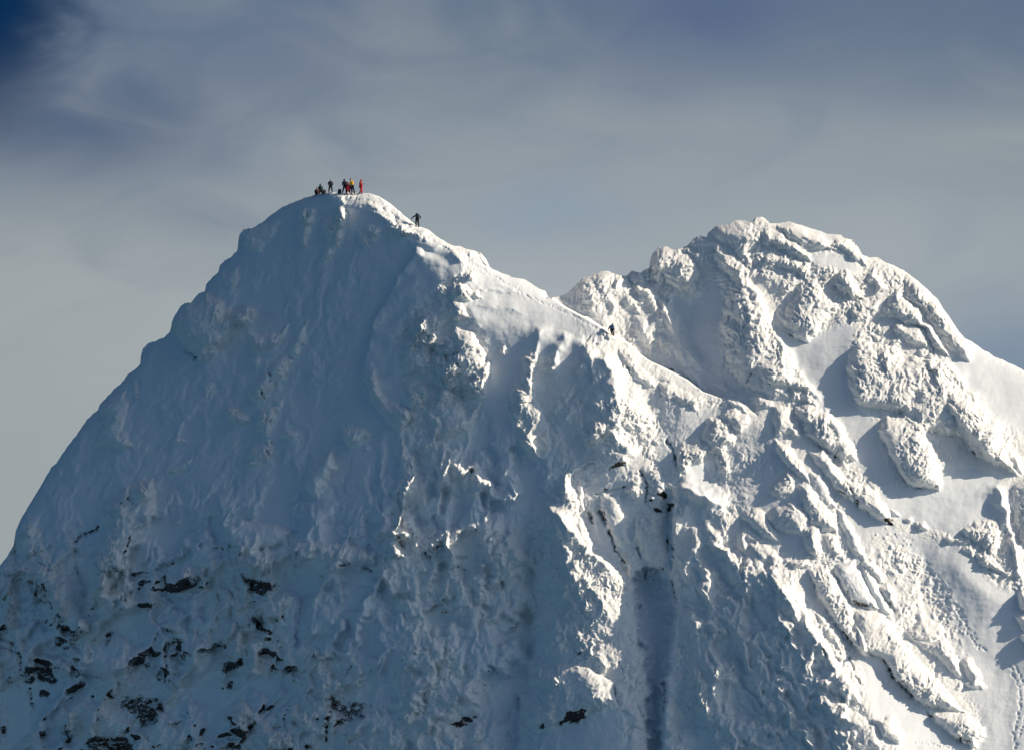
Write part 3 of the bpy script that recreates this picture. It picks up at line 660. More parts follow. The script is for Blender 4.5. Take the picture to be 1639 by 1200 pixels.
ridge([(1165,403),(1190,425),(1201,455),(1217,485),(1236,520),(1256,560),(1276,590),(1300,630),(1330,668),(1355,695)], 1.0, 12, 4, 2, .05)
L([(1160,495),(1170,470),(1190,462),(1205,480),(1225,510),(1210,530),(1185,520),(1165,505)], 1.0, 8, .6)
L([(1210,585),(1235,570),(1262,580),(1275,600),(1255,620),(1225,615)], 1.1, 7, .8)
L([(1175,575),(1190,560),(1215,560),(1205,590),(1200,612),(1185,605)], .9, 8, .7)
L([(1255,600),(1280,605),(1300,635),(1310,650),(1290,648),(1268,640)], 1.0, 6, .7)
crack([(1196,612),(1202,598)], 1.5, .3, .8); crack([(1231,614),(1240,617)], 1.2, .2, .7)
L([(1103,396),(1112,379),(1125,376),(1141,390),(1120,396)], .9, 5, .3); L([(1137,395),(1150,390),(1163,397),(1163,406),(1145,405)], .9, 5, .6)
L([(1003,446),(1013,432),(1028,437),(1032,452),(1020,459)], 1.1, 5, .5); L([(1042,435),(1050,425),(1058,440),(1055,455),(1045,450)], .9, 5, .5)
ridge([(938,446),(948,470),(946,500)], 1.0, 10, 7, 3, .15); ridge([(958,440),(972,470),(985,505)], .9, 9, 7, 3, .15); ridge([(985,442),(1000,470),(1010,500)], 1.0, 9, 7, 3, .15)
ridge([(1010,455),(1040,475),(1060,500),(1078,525),(1092,552),(1112,580),(1130,600)], 1.5, 12, 5, 2, .1)
L([(1050,468),(1062,475),(1078,500),(1068,510),(1053,492)], .9, 5, .9); L([(1000,462),(1012,470),(1028,505),(1015,500)], .9, 5, .6)
L([(1012,505),(1035,510),(1050,530),(1045,560),(1030,555),(1018,535)], 1.0, 7, .4); L([(1050,535),(1065,540),(1075,565),(1062,570)], .8, 5, .5)
L([(1078,560),(1092,555),(1102,580),(1090,585)], .8, 5, .3)
L([(1085,590),(1105,585),(1125,605),(1128,628),(1110,618)], 1.2, 5, .4); L([(1135,605),(1160,612),(1180,630),(1160,632)], .7, 5, .4)
crack([(1042,550),(1046,547)], 1.2, .2, .8); crack([(1068,590),(1077,593)], 1.6, .3, .9)

lump([(1012,925),(1034,900),(1060,915),(1087,965),(1087,1000),(1070,1060),(1064,1120),(1056,1400),(1038,1400),(1036,1130),(1030,1060),(1016,1000)], -5.0, 11, .16, 14)
# drop behind the front crest
JUMP = [(884,478),(900,490),(925,504),(940,511),(960,523),(980,536),(997,544),(1012,556),(1022,567),(1040,579),(1065,590),(1100,608),(1125,627),(1155,637),(1180,640),(1197,652),(1235,690)]
x, y = UU, VV
ju = np.array(JUMP)
jv = np.interp(UU[0], ju[:, 0], ju[:, 1]).astype(np.float32)
amt = np.interp(UU[0], [870, 884, 1000, 1110, 1215], [0, 5, 6, 5, 0]).astype(np.float32)
dd = (jv[None, :] - VV)               # > 0 above the crest
Y += amt[None, :] * np.clip(dd / 2.0, 0, 1) * np.exp(-np.clip(dd, 0, None) / 220.0)

# the snow rounds over at the skyline
def soft_sky(u):
    return sum(skyline(u + o) * c for o, c in ((-16, .1), (-10, .15), (-5, .16), (0, .18), (5, .16), (10, .15), (16, .1)))
sv_ = soft_sky(UU[0]).astype(np.float32)
ds = np.clip(VV - sv_[None, :], 0, None)
Y += 0.9 * np.exp(-ds / 5.0) + 1.2 * np.exp(-ds / 22.0)

# ------------------------------------------------------------------ rime, wind crust and broken ground
RG = np.clip(RG, 0, 1)
wob1, wob2 = fbm(UU / 34, VV / 34, 101, 3), fbm(UU / 34, VV / 34, 131, 3)
wx = UU + 12 * wob1; wy = VV + 12 * wob2
# ribs and runnels: rime builds on the crests, drifted snow fills the hollows
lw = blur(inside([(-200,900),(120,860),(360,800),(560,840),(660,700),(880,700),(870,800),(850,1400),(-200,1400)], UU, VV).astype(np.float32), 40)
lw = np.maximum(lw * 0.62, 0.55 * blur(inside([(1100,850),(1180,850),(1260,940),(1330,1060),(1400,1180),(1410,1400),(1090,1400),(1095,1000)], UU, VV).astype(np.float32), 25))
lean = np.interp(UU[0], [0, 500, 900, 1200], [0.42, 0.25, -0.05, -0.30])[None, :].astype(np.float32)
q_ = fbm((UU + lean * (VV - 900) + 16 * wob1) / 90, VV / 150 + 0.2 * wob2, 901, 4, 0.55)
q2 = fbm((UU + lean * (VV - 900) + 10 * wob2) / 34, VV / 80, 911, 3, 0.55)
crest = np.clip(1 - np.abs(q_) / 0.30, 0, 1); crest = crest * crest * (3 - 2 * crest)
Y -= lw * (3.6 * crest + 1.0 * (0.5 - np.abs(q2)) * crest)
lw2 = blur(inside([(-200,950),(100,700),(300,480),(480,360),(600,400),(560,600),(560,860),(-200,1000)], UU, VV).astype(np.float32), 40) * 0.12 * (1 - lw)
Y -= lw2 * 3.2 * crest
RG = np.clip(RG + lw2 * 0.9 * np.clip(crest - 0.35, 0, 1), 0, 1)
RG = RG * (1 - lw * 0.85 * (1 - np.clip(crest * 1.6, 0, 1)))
patch = np.clip(0.5 + 2.2 * fbm(UU / 60, VV / 80, 501, 3), 0, 1)
eff = RG * (0.35 + 0.85 * patch)
def cone(x, y, seed):
    q = worley(x, y, seed); return 1 - np.sqrt(np.clip(1 - q * q, 0, 1))     # 1 at a head, 0 at its rim
cs = np.interp(UU[0], [0, 650, 1000, 1200], [1.5, 1.3, 0.8, 0.5])[None, :].astype(np.float32)
tex = 1.2 * cs * (puff(wx / 62, wy / 80, 201, 2) - 0.5)                       # swollen masses
a_ = (wx * 0.85 + wy * 0.53); b_ = (-wx * 0.53 + wy * 0.85)
tex += 0.95 * cs * (cone(a_ / 26, b_ / 40, 301) - 0.5)                          # cauliflower heads
tex += 0.50 * cs ** 0.5 * (cone(a_ / 11 + wob1, b_ / 19, 311) - 0.5)
tex += 0.42 * (cone(a_ / 5.2 + 2 * wob2, b_ / 10, 313) - 0.5)
c_ = (wx * 0.35 + wy * 0.94); d_ = (-wx * 0.94 + wy * 0.35)
mo = np.clip(0.5 + 4 * fbm(UU / 100, VV / 100, 441, 2), 0, 1)
def feather(p, q, sd): return 0.6 - 1.7 * np.abs(fbm(p / 5.5, q / 17, sd, 4, 0.62))
fe = feather(a_, b_, 401) * mo + feather(d_, c_, 405) * (1 - mo)
fm = np.clip(0.5 + 2.5 * fbm(UU / 38, VV / 38, 421, 3), 0, 1)
tex += 0.40 * fe * (0.2 + 0.9 * fm) + 0.20 * fbm(UU / 5.0, VV / 5.0, 451, 4, 0.7)
st_ = (a_ / 150 + 0.9 * fbm(UU / 110, VV / 90, 431, 2) + 0.25 * fbm(UU / 20, VV / 20, 433, 3)) * 5; fr = st_ - np.floor(st_)
tex += 0.28 * (np.clip(fr / 0.82, 0, 1) - np.clip((fr - 0.82) / 0.18, 0, 1) - 0.5) * (1.1 - fm)
tex += 0.22 * (puff(UU / 4.0, VV / 4.6, 411, 2) - 0.5)
boost = np.interp(UU[0] - 0.25 * 0, [0, 620, 900], [1.7, 1.5, 1.0])[None, :].astype(np.float32)
Y -= tex * eff * boost
# wind-packed snow: long low ripples, faint lumps
Y -= (0.07 * fbm(UU / 46, VV / 13, 601, 3) + 0.05 * fbm(UU / 14, VV / 18, 605, 3)) * (1 - RG)
Y -= 0.45 * fbm(UU / 90, VV / 140, 611, 3)
# foot tracks and a trail of lumps on the right-hand snow
def prints(line, n_, dep, rad, jit, seed):
    r_ = random.Random(seed)
    L_ = [math.hypot(line[i + 1][0] - line[i][0], line[i + 1][1] - line[i][1]) for i in range(len(line) - 1)]
    for k in range(n_):
        t_ = (k + .5) / n_ * sum(L_); i = 0
        while i < len(L_) - 1 and t_ > L_[i]: t_ -= L_[i]; i += 1
        f_ = t_ / L_[i]
        pu = line[i][0] + (line[i + 1][0] - line[i][0]) * f_ + r_.uniform(-jit, jit); pv = line[i][1] + (line[i + 1][1] - line[i][1]) * f_ + r_.uniform(-jit, jit)
        sl = window([(pu, pv)], 3 * rad + 2)
        rr_ = rad * r_.uniform(.7, 1.3)
        Y[sl] += dep * r_.uniform(.6, 1.3) * np.exp(-(((UU[sl] - pu) / rr_) ** 2 + ((VV[sl] - pv) / rr_) ** 2))
prints([(560,318),(585,320),(620,338),(655,366),(700,390),(760,424),(840,472),(920,508),(975,535)], 190, .13, 1.3, 1.8, 9)
prints([(545,311),(590,313)], 50, .12, 1.2, 2.0, 10)
prints([(1612,1058),(1628,1090),(1634,1130),(1622,1170),(1628,1210)], 34, .22, 1.7, 2.2, 1)
prints([(1622,1060),(1640,1095),(1642,1140),(1632,1180)], 26, .20, 1.6, 1.5, 2)
prints([(1462,1188),(1490,1190),(1515,1196),(1540,1200)], 16, .20, 1.6, 1.2, 3)
prints([(1470,895),(1500,930),(1530,975),(1550,1010),(1575,1045)], 70, .14, 1.8, 6, 4)
prints([(1420,860),(1450,900),(1490,960),(1530,1030)], 90, -.14, 2.2, 24, 5)
prints([(1410,870),(1450,920),(1490,980),(1530,1040)], 60, -.2, 4.0, 20, 6)
prints([(1430,860),(1470,920),(1500,970)], 120, .12, 1.5, 26, 7)
# bare rock shows where the broken ground overhangs
YB = blur(Y, 2)
fz = np.zeros_like(Y); fz[1:-1] = -(YB[2:] - YB[:-2]) / (2 * S)
over = np.clip((0.20 - fz) / 0.5, 0, 1)
PR = np.full((H, W), 0.10, np.float32)
def prone(pts, a, soft):
    sl = window(pts, soft * 4 + 4)
    k = blur(inside(pts, UU[sl], VV[sl]).astype(np.float32), soft)
    PR[sl] = PR[sl] * (1 - k) + a * k
prone([(-200,900),(60,900),(250,900),(380,860),(480,900),(540,1050),(560,1400),(-200,1400)], 0.6, 30)
prone([(-200,1080),(60,1070),(200,1110),(420,1120),(560,1130),(580,1400),(-200,1400)], 1.0, 12)
prone([(-200,960),(60,960),(110,1060),(60,1100),(-200,1100)], 0.9, 10)
prone([(930,740),(1085,740),(1080,960),(1000,920),(930,800)], 0.9, 8)
prone([(1290,900),(1370,900),(1580,1190),(1480,1190),(1360,1050)], 0.5, 8)
prone([(600,820),(850,820),(850,1200),(640,1200)], 0.35, 25)
rkp = np.clip(0.2 + 2.1 * fbm(UU / 75, VV / 60, 808, 3), 0, 1)
RK = np.maximum(RK, PR * over * (0.25 + 1.1 * rkp))
rkn = fbm(UU / 9, VV / 7, 707, 4, 0.6)
Y += np.clip(RK, 0, 1) * (0.35 * np.abs(rkn) + 0.12)

# ------------------------------------------------------------------ build the mesh
def link_mesh(name, verts, faces_, mat, smooth=True):
    me = bpy.data.meshes.new(name)
    nv, nf = len(verts), len(faces_)
    me.vertices.add(nv); me.vertices.foreach_set('co', np.asarray(verts, np.float32).ravel())
    me.loops.add(nf * 4); me.loops.foreach_set('vertex_index', np.asarray(faces_, np.int32).ravel())
    me.polygons.add(nf)
    me.polygons.foreach_set('loop_start', np.arange(nf, dtype=np.int32) * 4)
    me.update(calc_edges=True)
    me.polygons.foreach_set('use_smooth', np.full(nf, smooth))
    me.materials.append(mat)
    ob = bpy.data.objects.new(name, me); COL.objects.link(ob)
    return ob

STEP = 1.2
us = np.arange(U0 + 2, U1 - 4, STEP).astype(np.float32)
NR = 980
vs_top = skyline(us) + 2.2 * fbm(us / 11, us * 0 + 0.3, 701, 4, 0.6) * np.interp(us, [480, 500, 600, 620, 880], [1.6, .5, .5, .8, 1]) + 0.8
VB = V1 - 4
tt = np.linspace(0, 1, NR)[:, None]
ssk = soft_sky(us)
vv = VB + (ssk[None, :] - VB) * tt + (vs_top - ssk)[None, :] * tt ** 24
uu = np.repeat(us[None, :], NR, 0)
def samp(F, u, v):
    x = np.clip(u - U0, 0, W - 1.001); y = np.clip(v - V0, 0, H - 1.001)
    xi = x.astype(int); yi = y.astype(int); a = x - xi; b = y - yi
    return (F[yi, xi] * (1 - a) + F[yi, xi + 1] * a) * (1 - b) + (F[yi + 1, xi] * (1 - a) + F[yi + 1, xi + 1] * a) * b
yy_ = samp(Y, uu, vv); rg_ = samp(RG, uu, vv); rk_ = samp(RK, uu, vv)
# far side of the mountain, seen only from elsewhere
NB_ = 26
kk = np.arange(1, NB_ + 1)[:, None].astype(np.float32)
back_y = yy_[-1][None, :] + 0.25 * kk + 0.16 * kk ** 2 + 0.006 * kk ** 3
back_v = vs_top[None, :] + 0.4 * kk + 1.6 * kk ** 2
# foot of the mountain, down towards the valley
NF = 12
k2 = np.arange(NF, 0, -1)[:, None].astype(np.float32)
foot_v = VB + 3 * k2 + 14 * k2 ** 2.0 + 0 * us[None, :]
foot_y = yy_[0][None, :] - (foot_v - VB) * S * 0.8
uu = np.concatenate([np.repeat(us[None, :], NF, 0), uu, np.repeat(us[None, :], NB_, 0)], 0)
vv = np.concatenate([foot_v, vv, back_v], 0)
yy_ = np.concatenate([foot_y, yy_, back_y], 0)
rg_ = np.concatenate([np.full_like(foot_y, .4), rg_, np.full_like(back_y, .4)], 0)
rk_ = np.concatenate([np.zeros_like(foot_y), rk_, np.zeros_like(back_y)], 0)
X, Yw, Z = world_pt(uu, vv, yy_)
nr, nc = X.shape
verts = np.stack([X, Yw, Z], -1).reshape(-1, 3)
idx = np.arange(nr * nc).reshape(nr, nc)
quads = np.stack([idx[:-1, :-1], idx[:-1, 1:], idx[1:, 1:], idx[1:, :-1]], -1).reshape(-1, 4)

# ------------------------------------------------------------------ materials
def snow_material():
    m = bpy.data.materials.new('rimed_snow_and_rock'); m.use_nodes = True
    t = m.node_tree; t.nodes.clear(); g = NB(t)
    tc = g.n('ShaderNodeTexCoord')
    ar = g.n('ShaderNodeAttribute'); ar.attribute_name = 'rough'
    ak = g.n('ShaderNodeAttribute'); ak.attribute_name = 'rock'
    n = g.n('ShaderNodeTexNoise'); n.inputs['Scale'].default_value = 1.6; n.inputs['Detail'].default_value = 8; n.inputs['Roughness'].default_value = 0.65
    g.link(tc.outputs['Object'], n.inputs['Vector'])
    nf = g.n('ShaderNodeTexNoise'); nf.inputs['Scale'].default_value = 5.0; nf.inputs['Detail'].default_value = 6; nf.inputs['Roughness'].default_value = 0.7
    g.link(tc.outputs['Object'], nf.inputs['Vector'])
    rk = g.m('ADD', ak.outputs['Fac'], g.m('ADD', g.m('MULTIPLY', g.m('SUBTRACT', n.outputs[0], 0.5), 1.5), g.m('MULTIPLY', g.m('SUBTRACT', nf.outputs[0], 0.5), 1.6)))
    rk = g.m('MULTIPLY', g.smooth(rk, 0.46, 0.60), g.smooth(ak.outputs['Fac'], 0.03, 0.15))
    rockc = g.mix(g.smooth(nf.outputs[0], 0.35, 0.7), (0.026, 0.025, 0.028), (0.13, 0.10, 0.082))
    ge = g.n('ShaderNodeNewGeometry'); gs = g.n('ShaderNodeSeparateXYZ'); g.link(ge.outputs['Normal'], gs.inputs[0])
    dust = g.m('MULTIPLY', g.smooth(g.m('ADD', gs.outputs[2], g.m('MULTIPLY', g.m('SUBTRACT', nf.outputs[0], 0.5), 2.4)), 0.35, 0.85), 0.85)
    rk = g.m('MULTIPLY', rk, g.m('SUBTRACT', 1.0, dust))
    snow = g.mix(g.smooth(n.outputs[0], 0.3, 0.7), (0.87, 0.88, 0.88), (0.93, 0.93, 0.92))
    snow = g.mix(g.smooth(ar.outputs['Fac'], 0.15, 0.55), (0.76, 0.80, 0.84), snow)  # packed snow darker and bluer; part of its shade tone is put into the colour
    col = g.mix(rk, snow, rockc)
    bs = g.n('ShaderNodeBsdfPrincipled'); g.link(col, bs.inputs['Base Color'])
    bs.inputs['Roughness'].default_value = 0.75
    bs.inputs['Specular IOR Level'].default_value = 0.25
    bp = g.n('ShaderNodeBump'); bp.inputs['Distance'].default_value = 0.22
    g.link(nf.outputs[0], bp.inputs['Height'])
    st = g.m('ADD', g.m('MULTIPLY', ar.outputs['Fac'], 0.75), 0.04); g.link(st, bp.inputs['Strength'])
    g.link(bp.outputs[0], bs.inputs['Normal'])
    o = g.n('ShaderNodeOutputMaterial'); g.link(bs.outputs[0], o.inputs[0])
    return m
SNOW = snow_material()
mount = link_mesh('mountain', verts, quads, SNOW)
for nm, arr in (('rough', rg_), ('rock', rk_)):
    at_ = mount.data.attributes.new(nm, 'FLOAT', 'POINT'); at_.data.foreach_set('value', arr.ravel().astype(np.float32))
mount['kind'] = 'structure'
mount['label'] = 'snow covered twin peaked mountain crusted with rime ice'
mount['category'] = 'mountain'

# ------------------------------------------------------------------ helpers for the people
def mat(name, col, rough_=0.8, bump=0.3, var=0.12, metal=0.0):
    m = bpy.data.materials.new(name); m.use_nodes = True
    t = m.node_tree; g = NB(t); bs = t.nodes['Principled BSDF']
    tc = g.n('ShaderNodeTexCoord'); n = g.n('ShaderNodeTexNoise'); n.inputs['Scale'].default_value = 14; n.inputs['Detail'].default_value = 4
    g.link(tc.outputs['Object'], n.inputs['Vector'])
    lo = tuple(c * (1 - var * 2) for c in col); hi = tuple(min(1, c * (1 + var * 2)) for c in col)
    g.link(g.mix(n.outputs[0], lo, hi), bs.inputs['Base Color'])
    bs.inputs['Roughness'].default_value = rough_; bs.inputs['Metallic'].default_value = metal
    b = g.n('ShaderNodeBump'); b.inputs['Strength'].default_value = bump; b.inputs['Distance'].default_value = 0.02
    g.link(n.outputs[0], b.inputs['Height']); g.link(b.outputs[0], bs.inputs['Normal'])
    return m
M = {
 'skin': mat('skin', (0.55, 0.33, 0.24), .55, .05), 'navy': mat('navy_cloth', (0.012, 0.018, 0.05)), 'black': mat('black_cloth', (0.010, 0.011, 0.016)),
 'teal': mat('dark_teal_cloth', (0.010, 0.045, 0.055)), 'red': mat('red_cloth', (0.42, 0.022, 0.018)), 'yellow': mat('yellow_cloth', (0.72, 0.36, 0.01)),
 'maroon': mat('maroon_cloth', (0.07, 0.012, 0.02)), 'lime': mat('lime_cloth', (0.30, 0.42, 0.04)), 'blue': mat('blue_cloth', (0.02, 0.10, 0.24)),
 'crimson': mat('crimson_cloth', (0.48, 0.012, 0.030)), 'boot': mat('boot_leather', (0.02, 0.018, 0.02), .6), 'metal': mat('grey_metal', (0.35, 0.36, 0.38), .35, .05, .05, 1.0),
 'lens': mat('dark_lens', (0.01, 0.01, 0.012), .15, 0, 0)}
def bake(name, build_mods, verts, edges, faces_=()):
    me = bpy.data.meshes.new(name); me.from_pydata([tuple(v) for v in verts], edges, faces_)
    ob = bpy.data.objects.new(name, me); COL.objects.link(ob)
    build_mods(ob)
    dg = bpy.context.evaluated_depsgraph_get(); dg.update()
    out_ = bpy.data.meshes.new_from_object(ob.evaluated_get(dg))
    bpy.data.objects.remove(ob); bpy.data.meshes.remove(me)
    return out_
def skin(name, chains, m, parent, sub=2, fat=1.0):
    """one continuous surface grown round connected chains of (point, radius); equal points are shared"""
    V, R, E, key = [], [], [], {}
    for ch in chains:
        prev = None
        for p, r in ch:
            k = tuple(round(c, 4) for c in p)
            if k not in key: key[k] = len(V); V.append(p); R.append(r)
            i = key[k]
            if prev is not None and prev != i: E.append((prev, i))
            prev = i
    def mods(ob):
        sm = ob.modifiers.new('s', 'SKIN')
        for i, r in enumerate(R):
            d = ob.data.skin_vertices[0].data[i]
            d.radius = (r * fat, r * fat); d.use_root = (i == 0)
        sb = ob.modifiers.new('b', 'SUBSURF'); sb.levels = sub; sb.render_levels = sub
    me = bake(name, mods, V, E)
    for p in me.polygons: p.use_smooth = True
    me.materials.clear(); me.materials.append(m)
    ob = bpy.data.objects.new(name, me); COL.objects.link(ob); ob.parent = parent
    return ob
def hull(name, parts, m, parent):
    """ellipsoids (centre, half sizes) as one mesh"""
    bm = bmesh.new()
    for c, h in parts:
        bmesh.ops.create_uvsphere(bm, u_segments=14, v_segments=10, radius=1, matrix=Matrix.Translation(c) @ Matrix.Diagonal((*h, 1)))
    me = bpy.data.meshes.new(name); bm.to_mesh(me); bm.free()
    for p in me.polygons: p.use_smooth = True
    me.materials.append(m); ob = bpy.data.objects.new(name, me); COL.objects.link(ob); ob.parent = parent
    return ob
def lerp(a, b, t): return tuple(a[i] + (b[i] - a[i]) * t for i in range(3))
def plus(a, b): return tuple(a[i] + b[i] for i in range(3))

def hand_chains(wr, d, side):
    """palm, four unequal bent fingers and a thumb, as chains from the wrist; d = direction of the hand, side = thumb side"""
    d = Vector(d).normalized(); sd = Vector(side); sd = (sd - sd.dot(d) * d).normalized(); dn = d.cross(sd)
    w_ = Vector(wr); palm = w_ + d * 0.075
    ch = [[(tuple(w_), .026), (tuple(palm), .036)]]
    for k, (ln, o) in enumerate(((.062, -.030), (.072, -.010), (.066, .011), (.050, .030))):
        b0 = palm + sd * -o + d * .018
        b1 = b0 + d * ln * .5 + dn * .008; b2 = b1 + d * ln * .35 + dn * .025
        ch.append([(tuple(palm), .036), (tuple(b0), .012), (tuple(b1), .010), (tuple(b2), .009)])
    t0 = w_ + d * .035 + sd * .032; t1 = t0 + d * .035 + sd * .022; t2 = t1 + d * .025 + sd * .004
    ch.append([(tuple(w_), .026), (tuple(t0), .014), (tuple(t1), .011), (tuple(t2), .010)])
    return ch

STAND = dict(pel=(0,0,.95), chest=(0,0,1.30), neck=(0,0,1.50), head=(0,0,1.64), face=(0,1,0),
             shL=(-.19,0,1.42), elL=(-.27,.0,1.14), haL=(-.24,.08,.90), shR=(.19,0,1.42), elR=(.27,0,1.14), haR=(.24,.08,.90),
             hiL=(-.10,0,.90), knL=(-.14,.02,.50), anL=(-.17,0,.09), toL=(-.19,.17,.04), hiR=(.10,0,.90), knR=(.14,.02,.50), anR=(.17,0,.09), toR=(.19,.17,.04))
def person(u, v, y, pose, jacket, trousers, hat, label, hood=False, scale=1.0, glasses=False, group=None):
    P = dict(STAND); P.update(pose)
    root = bpy.data.objects.new('person', None); COL.objects.link(root)
    root.empty_display_size = 0.3
    root.location = world_pt(u, v, y); root.scale = (scale,) * 3
    root['label'] = label; root['category'] = 'person'
    if group: root['group'] = group
    f = Vector(P['face']).normalized(); up = (Vector(P['head']) - Vector(P['neck'])).normalized(); rt = f.cross(up).normalized()
    H_ = Vector(P['head'])
    def arm(a, b, c, r): return [(P['neck'], r[0]), (P[a], r[1]), (lerp(P[a], P[b], .5), r[2]), (P[b], r[3]), (lerp(P[b], P[c], .5), r[4]), (P[c], r[5])]
    def leg(a, b, c, r): return [(P['pel'], r[0]), (P[a], r[1]), (lerp(P[a], P[b], .5), r[2]), (P[b], r[3]), (lerp(P[b], P[c], .45), r[4]), (P[c], r[5])]
    tors = [(P['pel'], .115), (lerp(P['pel'], P['chest'], .5), .105), (P['chest'], .125), (P['neck'], .055)]
    skull = [(P['neck'], .055), (tuple(H_ - up * .05 + f * .012), .066), (tuple(H_ + up * .03), .086), (tuple(H_ + up * .08), .055)]
    nose = [(tuple(H_ + up * .03), .086), (tuple(H_ + f * .098 - up * .005), .013)]
    ears = [[(tuple(H_ + up * .03), .086), (tuple(H_ + rt * s_ * .085), .014)] for s_ in (-1, 1)]
    b = [tors, skull, nose] + ears
    for n_ in 'LR':
        b.append(arm('sh' + n_, 'el' + n_, 'ha' + n_, (.055, .055, .045, .040, .036, .026)))
        b.append(leg('hi' + n_, 'kn' + n_, 'an' + n_, (.115, .085, .075, .055, .050, .036)) + [(P['to' + n_], .03)])
    skin('body', b, M['skin'], root, 1)
    jk = [[(P['pel'], .150), (lerp(P['pel'], P['chest'], .5), .150), (P['chest'], .165), (P['neck'], .078)]]
    for n_ in 'LR':
        jk.append([(P['chest'], .165), (P['sh' + n_], .085), (lerp(P['sh' + n_], P['el' + n_], .5), .070), (P['el' + n_], .062), (lerp(P['el' + n_], P['ha' + n_], .5), .058), (lerp(P['el' + n_], P['ha' + n_], .93), .044)])
    skin('jacket', jk, M[jacket], root, 2, 1.38)
    tr = [leg('hi' + n_, 'kn' + n_, 'an' + n_, (.135, .108, .096, .078, .072, .060)) for n_ in 'LR']
    skin('trousers', tr, M[trousers], root, 2, 1.35)
    for n_ in 'LR':
        a, t_ = P['an' + n_], P['to' + n_]
        heel = tuple(Vector(a) - (Vector(t_) - Vector(a)) * .28 + Vector((0, 0, -.04)))
        skin('boot', [[(plus(a, (0, 0, .10)), .062), (a, .060), (lerp(a, t_, .55), .055), (t_, .042)], [(a, .060), (heel, .042)]], M['boot'], root, 1, 1.4)
        d = Vector(P['ha' + n_]) - Vector(P['el' + n_])
        skin('glove', hand_chains(P['ha' + n_], d, rt * (1 if n_ == 'L' else -1) + f * .4), M['black'], root, 1)
    if hood:
        hull('hood', [(H_ + up * .035 - f * .02, (.118, .125, .140)), (Vector(P['neck']) + up * .02, (.115, .115, .075))], M[jacket], root)
    else:
        hull('hat', [(H_ + up * .065 - f * .008, (.103, .110, .082)), (H_ + up * .135 - f * .005, (.028, .028, .024))], M[hat], root)
    if glasses:
        hull('goggles', [(H_ + f * .088 + up * .022, (.07, .07, .032))], M['lens'], root)
    return root

def surf_y(u, v): return float(samp(Y, np.array([float(u)]), np.array([float(v)]))[0])
def sky_at(u): return float(np.interp(u, us, vs_top))

def crest_person(u, pose, *a, sink=1.2, dy=0.0, **k):
    v = sky_at(u) + sink
    return person(u, v, surf_y(u, v) + dy, pose, *a, **k)

SIT = dict(pel=(0,0,.16), chest=(.02,-.04,.48), neck=(.03,.0,.68), head=(.04,.03,.82), shL=(-.17,0,.60), elL=(-.24,.16,.40), haL=(-.08,.34,.42), shR=(.20,0,.60), elR=(.26,.16,.40), haR=(.12,.34,.42),
           hiL=(-.09,.02,.14), knL=(-.14,.40,.42), anL=(-.12,.62,.09), toL=(-.13,.80,.05), hiR=(.10,.02,.14), knR=(.15,.40,.44), anR=(.14,.62,.09), toR=(.15,.80,.05))
KNEEL = dict(pel=(0,0,.50), chest=(-.04,.02,.84), neck=(-.05,.05,1.03), head=(-.07,.09,1.17), shL=(-.22,.03,.94), elL=(-.28,.16,.70), haL=(-.14,.32,.62), shR=(.14,.03,.94), elR=(.22,.16,.70), haR=(.10,.34,.62),
             hiL=(-.10,0,.46), knL=(-.16,.34,.48), anL=(-.16,.30,.08), toL=(-.17,.47,.04), hiR=(.10,0,.46), knR=(.16,.20,.08), anR=(.16,-.22,.09), toR=(.16,-.36,.05))
crest_person(507, SIT, 'maroon', 'black', 'black', 'person in a dark maroon jacket sitting at the far left end of the summit group', dy=.1)
crest_person(513.5, KNEEL, 'teal', 'black', 'black', 'person in a dark teal jacket kneeling beside the one sitting at the left end', hood=True, dy=.1)
crest_person(529, dict(anL=(-.22,0,.09), toL=(-.25,-.15,.04), knL=(-.17,-.03,.50), anR=(.24,0,.09), toR=(.27,-.15,.04), knR=(.17,-.03,.5), elL=(-.32,0,1.16), haL=(-.22,-.12,.98), elR=(.32,0,1.16), haR=(.24,-.12,.96), face=(0,-1,0)),
             'navy', 'black', 'lime', 'person in navy with a lime green hat standing alone left of the summit', scale=.93, glasses=True)
crest_person(551.5, dict(pel=(.05,0,.95), chest=(.02,0,1.30), neck=(-.02,0,1.50), head=(-.04,.02,1.65), anL=(-.26,0,.09), toL=(-.30,.14,.04), knL=(-.16,.03,.50), anR=(.22,.1,.09), toR=(.27,.24,.04), hiL=(-.05,0,.9), hiR=(.15,0,.9), knR=(.19,.05,.5),
             elL=(-.29,0,1.14), haL=(-.20,.14,1.0), shR=(.22,0,1.40), elR=(.36,.02,1.16), haR=(.34,.16,.98), face=(0,1,0)),
             'navy', 'black', 'black', 'tall hooded person in navy standing with legs apart beside the yellow jacket', hood=True, scale=1.0)
crest_person(557.5, dict(KNEEL, pel=(.04,0,.48), chest=(-.04,-.02,.80), neck=(-.10,-.03,.98), head=(-.13,-.05,1.12), face=(-1,-.4,0)), 'crimson', 'crimson', 'red',
             'person in a crimson suit crouching between the hooded figure and the yellow jacket', hood=True, dy=-.5, scale=1.02)
crest_person(563, dict(pel=(.02,0,.96), chest=(.0,0,1.32), neck=(-.06,0,1.52), head=(-.13,-.02,1.66), face=(-1,-.3,-.1), shL=(-.14,-.06,1.42), elL=(-.22,-.1,1.14), haL=(-.40,-.12,1.24), shR=(.14,.04,1.42), elR=(.18,-.04,1.12), haR=(-.12,-.16,1.12),
             hiL=(-.07,0,.9), knL=(-.04,0,.5), anL=(.06,-.04,.09), toL=(-.08,-.06,.04), hiR=(.10,.02,.9), knR=(.20,.02,.5), anR=(.34,.04,.09), toR=(.20,.0,.04)),
             'yellow', 'black', 'black', 'person in a bright yellow jacket and dark trousers standing at the summit', dy=-.2, glasses=True, scale=1.03)
